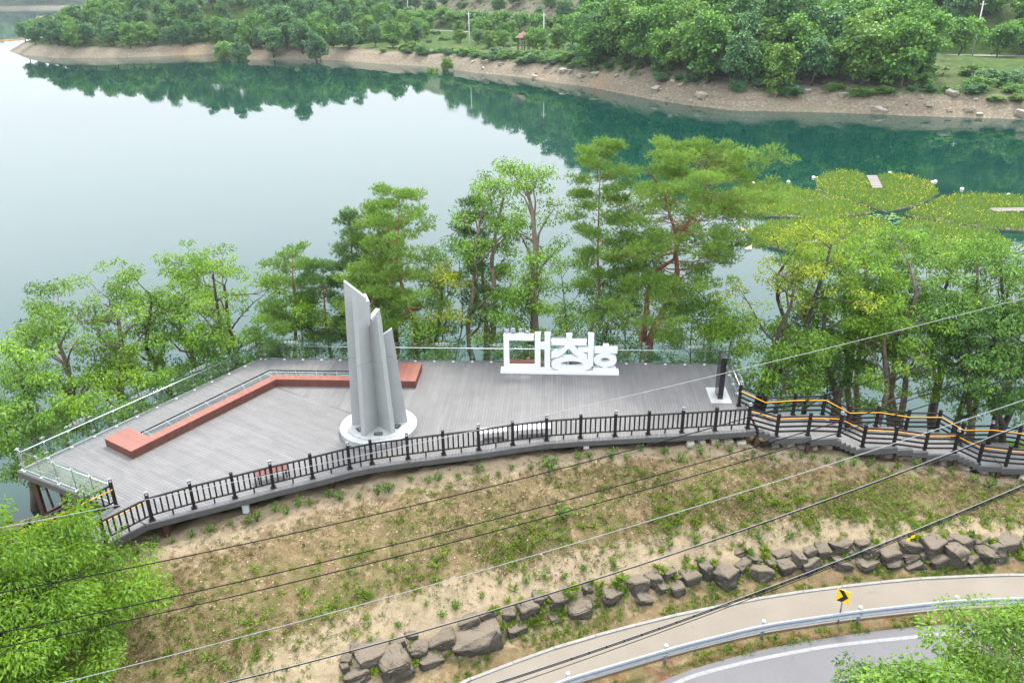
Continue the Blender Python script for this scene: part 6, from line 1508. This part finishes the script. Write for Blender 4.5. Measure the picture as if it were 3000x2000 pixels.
# wood chips, pebbles and dead leaves lying on the bank
x, y, t_ = slope_points(14000, prng, lambda x, y, t: np.clip(.55 + .5 * fbm(x * .7, y * .7, 41, 3), 0, 1)); n = len(x)
P = np.stack([x, y, zt(x, y) + .012], 1); D = prng.normal(size=(n, 3)) * [1, 1, .25]; N = prng.normal(size=(n, 3)) * .35 + [0, -.3, 1]
me = npmesh('litter', *leaves(P, D, N, prng.uniform(.04, .16, n), prng.uniform(.025, .07, n), prng.random(n), .1)); me.materials.append(MATS['litter'])
tag(put('litter', me, None), 'wood chips and dead leaves strewn over the bank', 'litter', kind='stuff')
x, y, t_ = slope_points(7000, prng, lambda x, y, t: np.clip((.45 + .7 * fbm(x * .45, y * .6, 61, 4)) * np.interp(t, [0, .12, .3, .8, .92, 1], [.15, .3, 1, 1, .3, .1]), 0, 1))
me = npmesh('dry_grass', *weed_geo(x, y, prng, 8, .12, .020, .55, .35, .25)); me.materials.append(MATS['straw'])
tag(put('dry_grass', me, None), 'dry straw-coloured grass matted over the bank', 'grass', kind='stuff')
# undergrowth on the lake bank under the trees
n = 2600; x = prng.uniform(-40, 36, n); ys = np.interp(x, shx, shy); yd = np.interp(x, dkx, dky); y = yd + 2.2 + (ys - yd - 2.4) * prng.random(n)
k = ~inside(x, y, np.array([LC, (-16, 26), *front[1:], B1, B0])) & (fbm(x * .4, y * .4, 51, 3) > -.25) & ~((y < 37) & (x > 11) & (x < 31))
me = npmesh('undergrowth', *weed_geo(x[k], y[k], prng, 26, .42, .16, .55, .4, .2)); me.materials.append(MATS['leaf_mid'])
tag(put('undergrowth', me, None), 'leafy undergrowth on the lake bank below the trees', 'undergrowth', kind='stuff')

# ================================================================== overhead cables
def cable(label, pts, rad, mat, Y0=14.0, Y1=19.5, n=40, dz=0.0, ties=None):
    pts = np.array(pts, float); co = np.polyfit(pts[:, 0], pts[:, 1], 2); xs = np.linspace(-500, 3500, n)
    P = [atY(x, np.polyval(co, x), Y0 + (Y1 - Y0) * x / 3000.0) + np.array([0, 0, dz]) for x in xs]
    t = thing('cable', label, 'cable', (0, 0, 0), 'overhead cables')
    mb = MB(); mb.tube(P, rad, 6); mb.build('wire', mat, t, True)
    return t, P
cable('pale thin cable, the highest one crossing in front of the deck', [(0, 1545), (349, 1479), (1400, 1260), (1604, 1211), (2200, 1078), (2697, 950), (3000, 874)], .008, 'cable_grey')
cable('black cable, second from the top', [(0, 1736), (1000, 1527), (1536, 1400), (2200, 1223), (3000, 975)], .0145, 'cable_black')
cable('black cable, upper of the close pair in the middle', [(0, 1853), (1000, 1632), (1893, 1400), (2000, 1371), (3000, 1063)], .0145, 'cable_black')
cable('black cable, lower of the close pair in the middle', [(0, 1897), (1000, 1668), (2000, 1405), (3000, 1094)], .0145, 'cable_black')
cable('pale cable below the close black pair', [(179, 2000), (1000, 1785), (2000, 1496), (3000, 1171)], .010, 'cable_grey')
cable('black cable lashed to a grey wire, above the lowest bundle', [(667, 2000), (1000, 1914), (2000, 1612), (2608, 1400), (3000, 1243)], .0145, 'cable_black')
cable('grey wire lashed to the black cable above the lowest bundle', [(667, 1997), (1000, 1911), (2000, 1609), (2608, 1396), (3000, 1239)], .008, 'cable_grey')
low = [(1451, 2000), (2000, 1817), (2574, 1595), (3000, 1423)]
for k, (dy, r_, m_, lab) in enumerate(((-3, .008, 'cable_grey', 'grey support wire on top of the lowest cable bundle'), (0, .014, 'cable_black', 'upper black cable of the lowest bundle'), (4, .014, 'cable_black', 'lower black cable of the lowest bundle'))):
    t, P = cable(lab, [(x, y + dy) for x, y in low], r_, m_)
    if k == 1:
        for i in range(22, 40):
            a, b_ = np.array(P[i - 1]), np.array(P[i])
            for f_ in (.2, .7):
                c = a + (b_ - a) * f_; mb = MB(); mb.tube([c + [-.012, 0, .03], c + [.012, 0, -.045]], .02, 6); mb.build('tie', 'cable_black', t)
t, P = cable('slack black cable drooping under the lowest bundle', [(1500, 2000), (1750, 1925), (2000, 1827), (2300, 1712), (2574, 1604), (3000, 1432)], .011, 'cable_black')
c = atY(2668, 1570, 14 + 5.5 * 2668 / 3000)
tg = thing('cable_tag', 'yellow marker tags hanging on the lowest cable bundle', 'tag', c)
for dx, dz_ in ((-.06, -.10), (.05, .0)):
    mb = MB(); mb.box((dx, -.03, dz_), (.13, .012, .10), .3); mb.build('tag_plate', 'sign_yellow', tg)
    mb = MB(); mb.tube([(dx, -.03, dz_ + .05), (dx, 0, dz_ + .12)], .004, 5); mb.build('tie', 'cable_black', tg)

# ================================================================== thin summer haze over the lake
mb = MB(); mb.hexa([(-3100, -80, -14), (1300, -80, -14), (1300, 3600, -14), (-3100, 3600, -14)], [(-3100, -80, 135), (1300, -80, 135), (1300, 3600, 135), (-3100, 3600, 135)])
hm = bpy.data.materials.new('haze'); hm.use_nodes = True; hn = hm.node_tree; hn.nodes.clear()
ho_ = hn.nodes.new("ShaderNodeOutputMaterial"); pv = hn.nodes.new("ShaderNodeVolumePrincipled")
pv.inputs['Color'].default_value = (.82, .92, 1.0, 1); pv.inputs['Density'].default_value = .00009; pv.inputs['Anisotropy'].default_value = .3
hn.links.new(pv.outputs[0], ho_.inputs['Volume']); MATS['haze'] = hm
tag(mb.build('haze', 'haze'), kind='stuff')
S.cycles.volume_bounces = 0
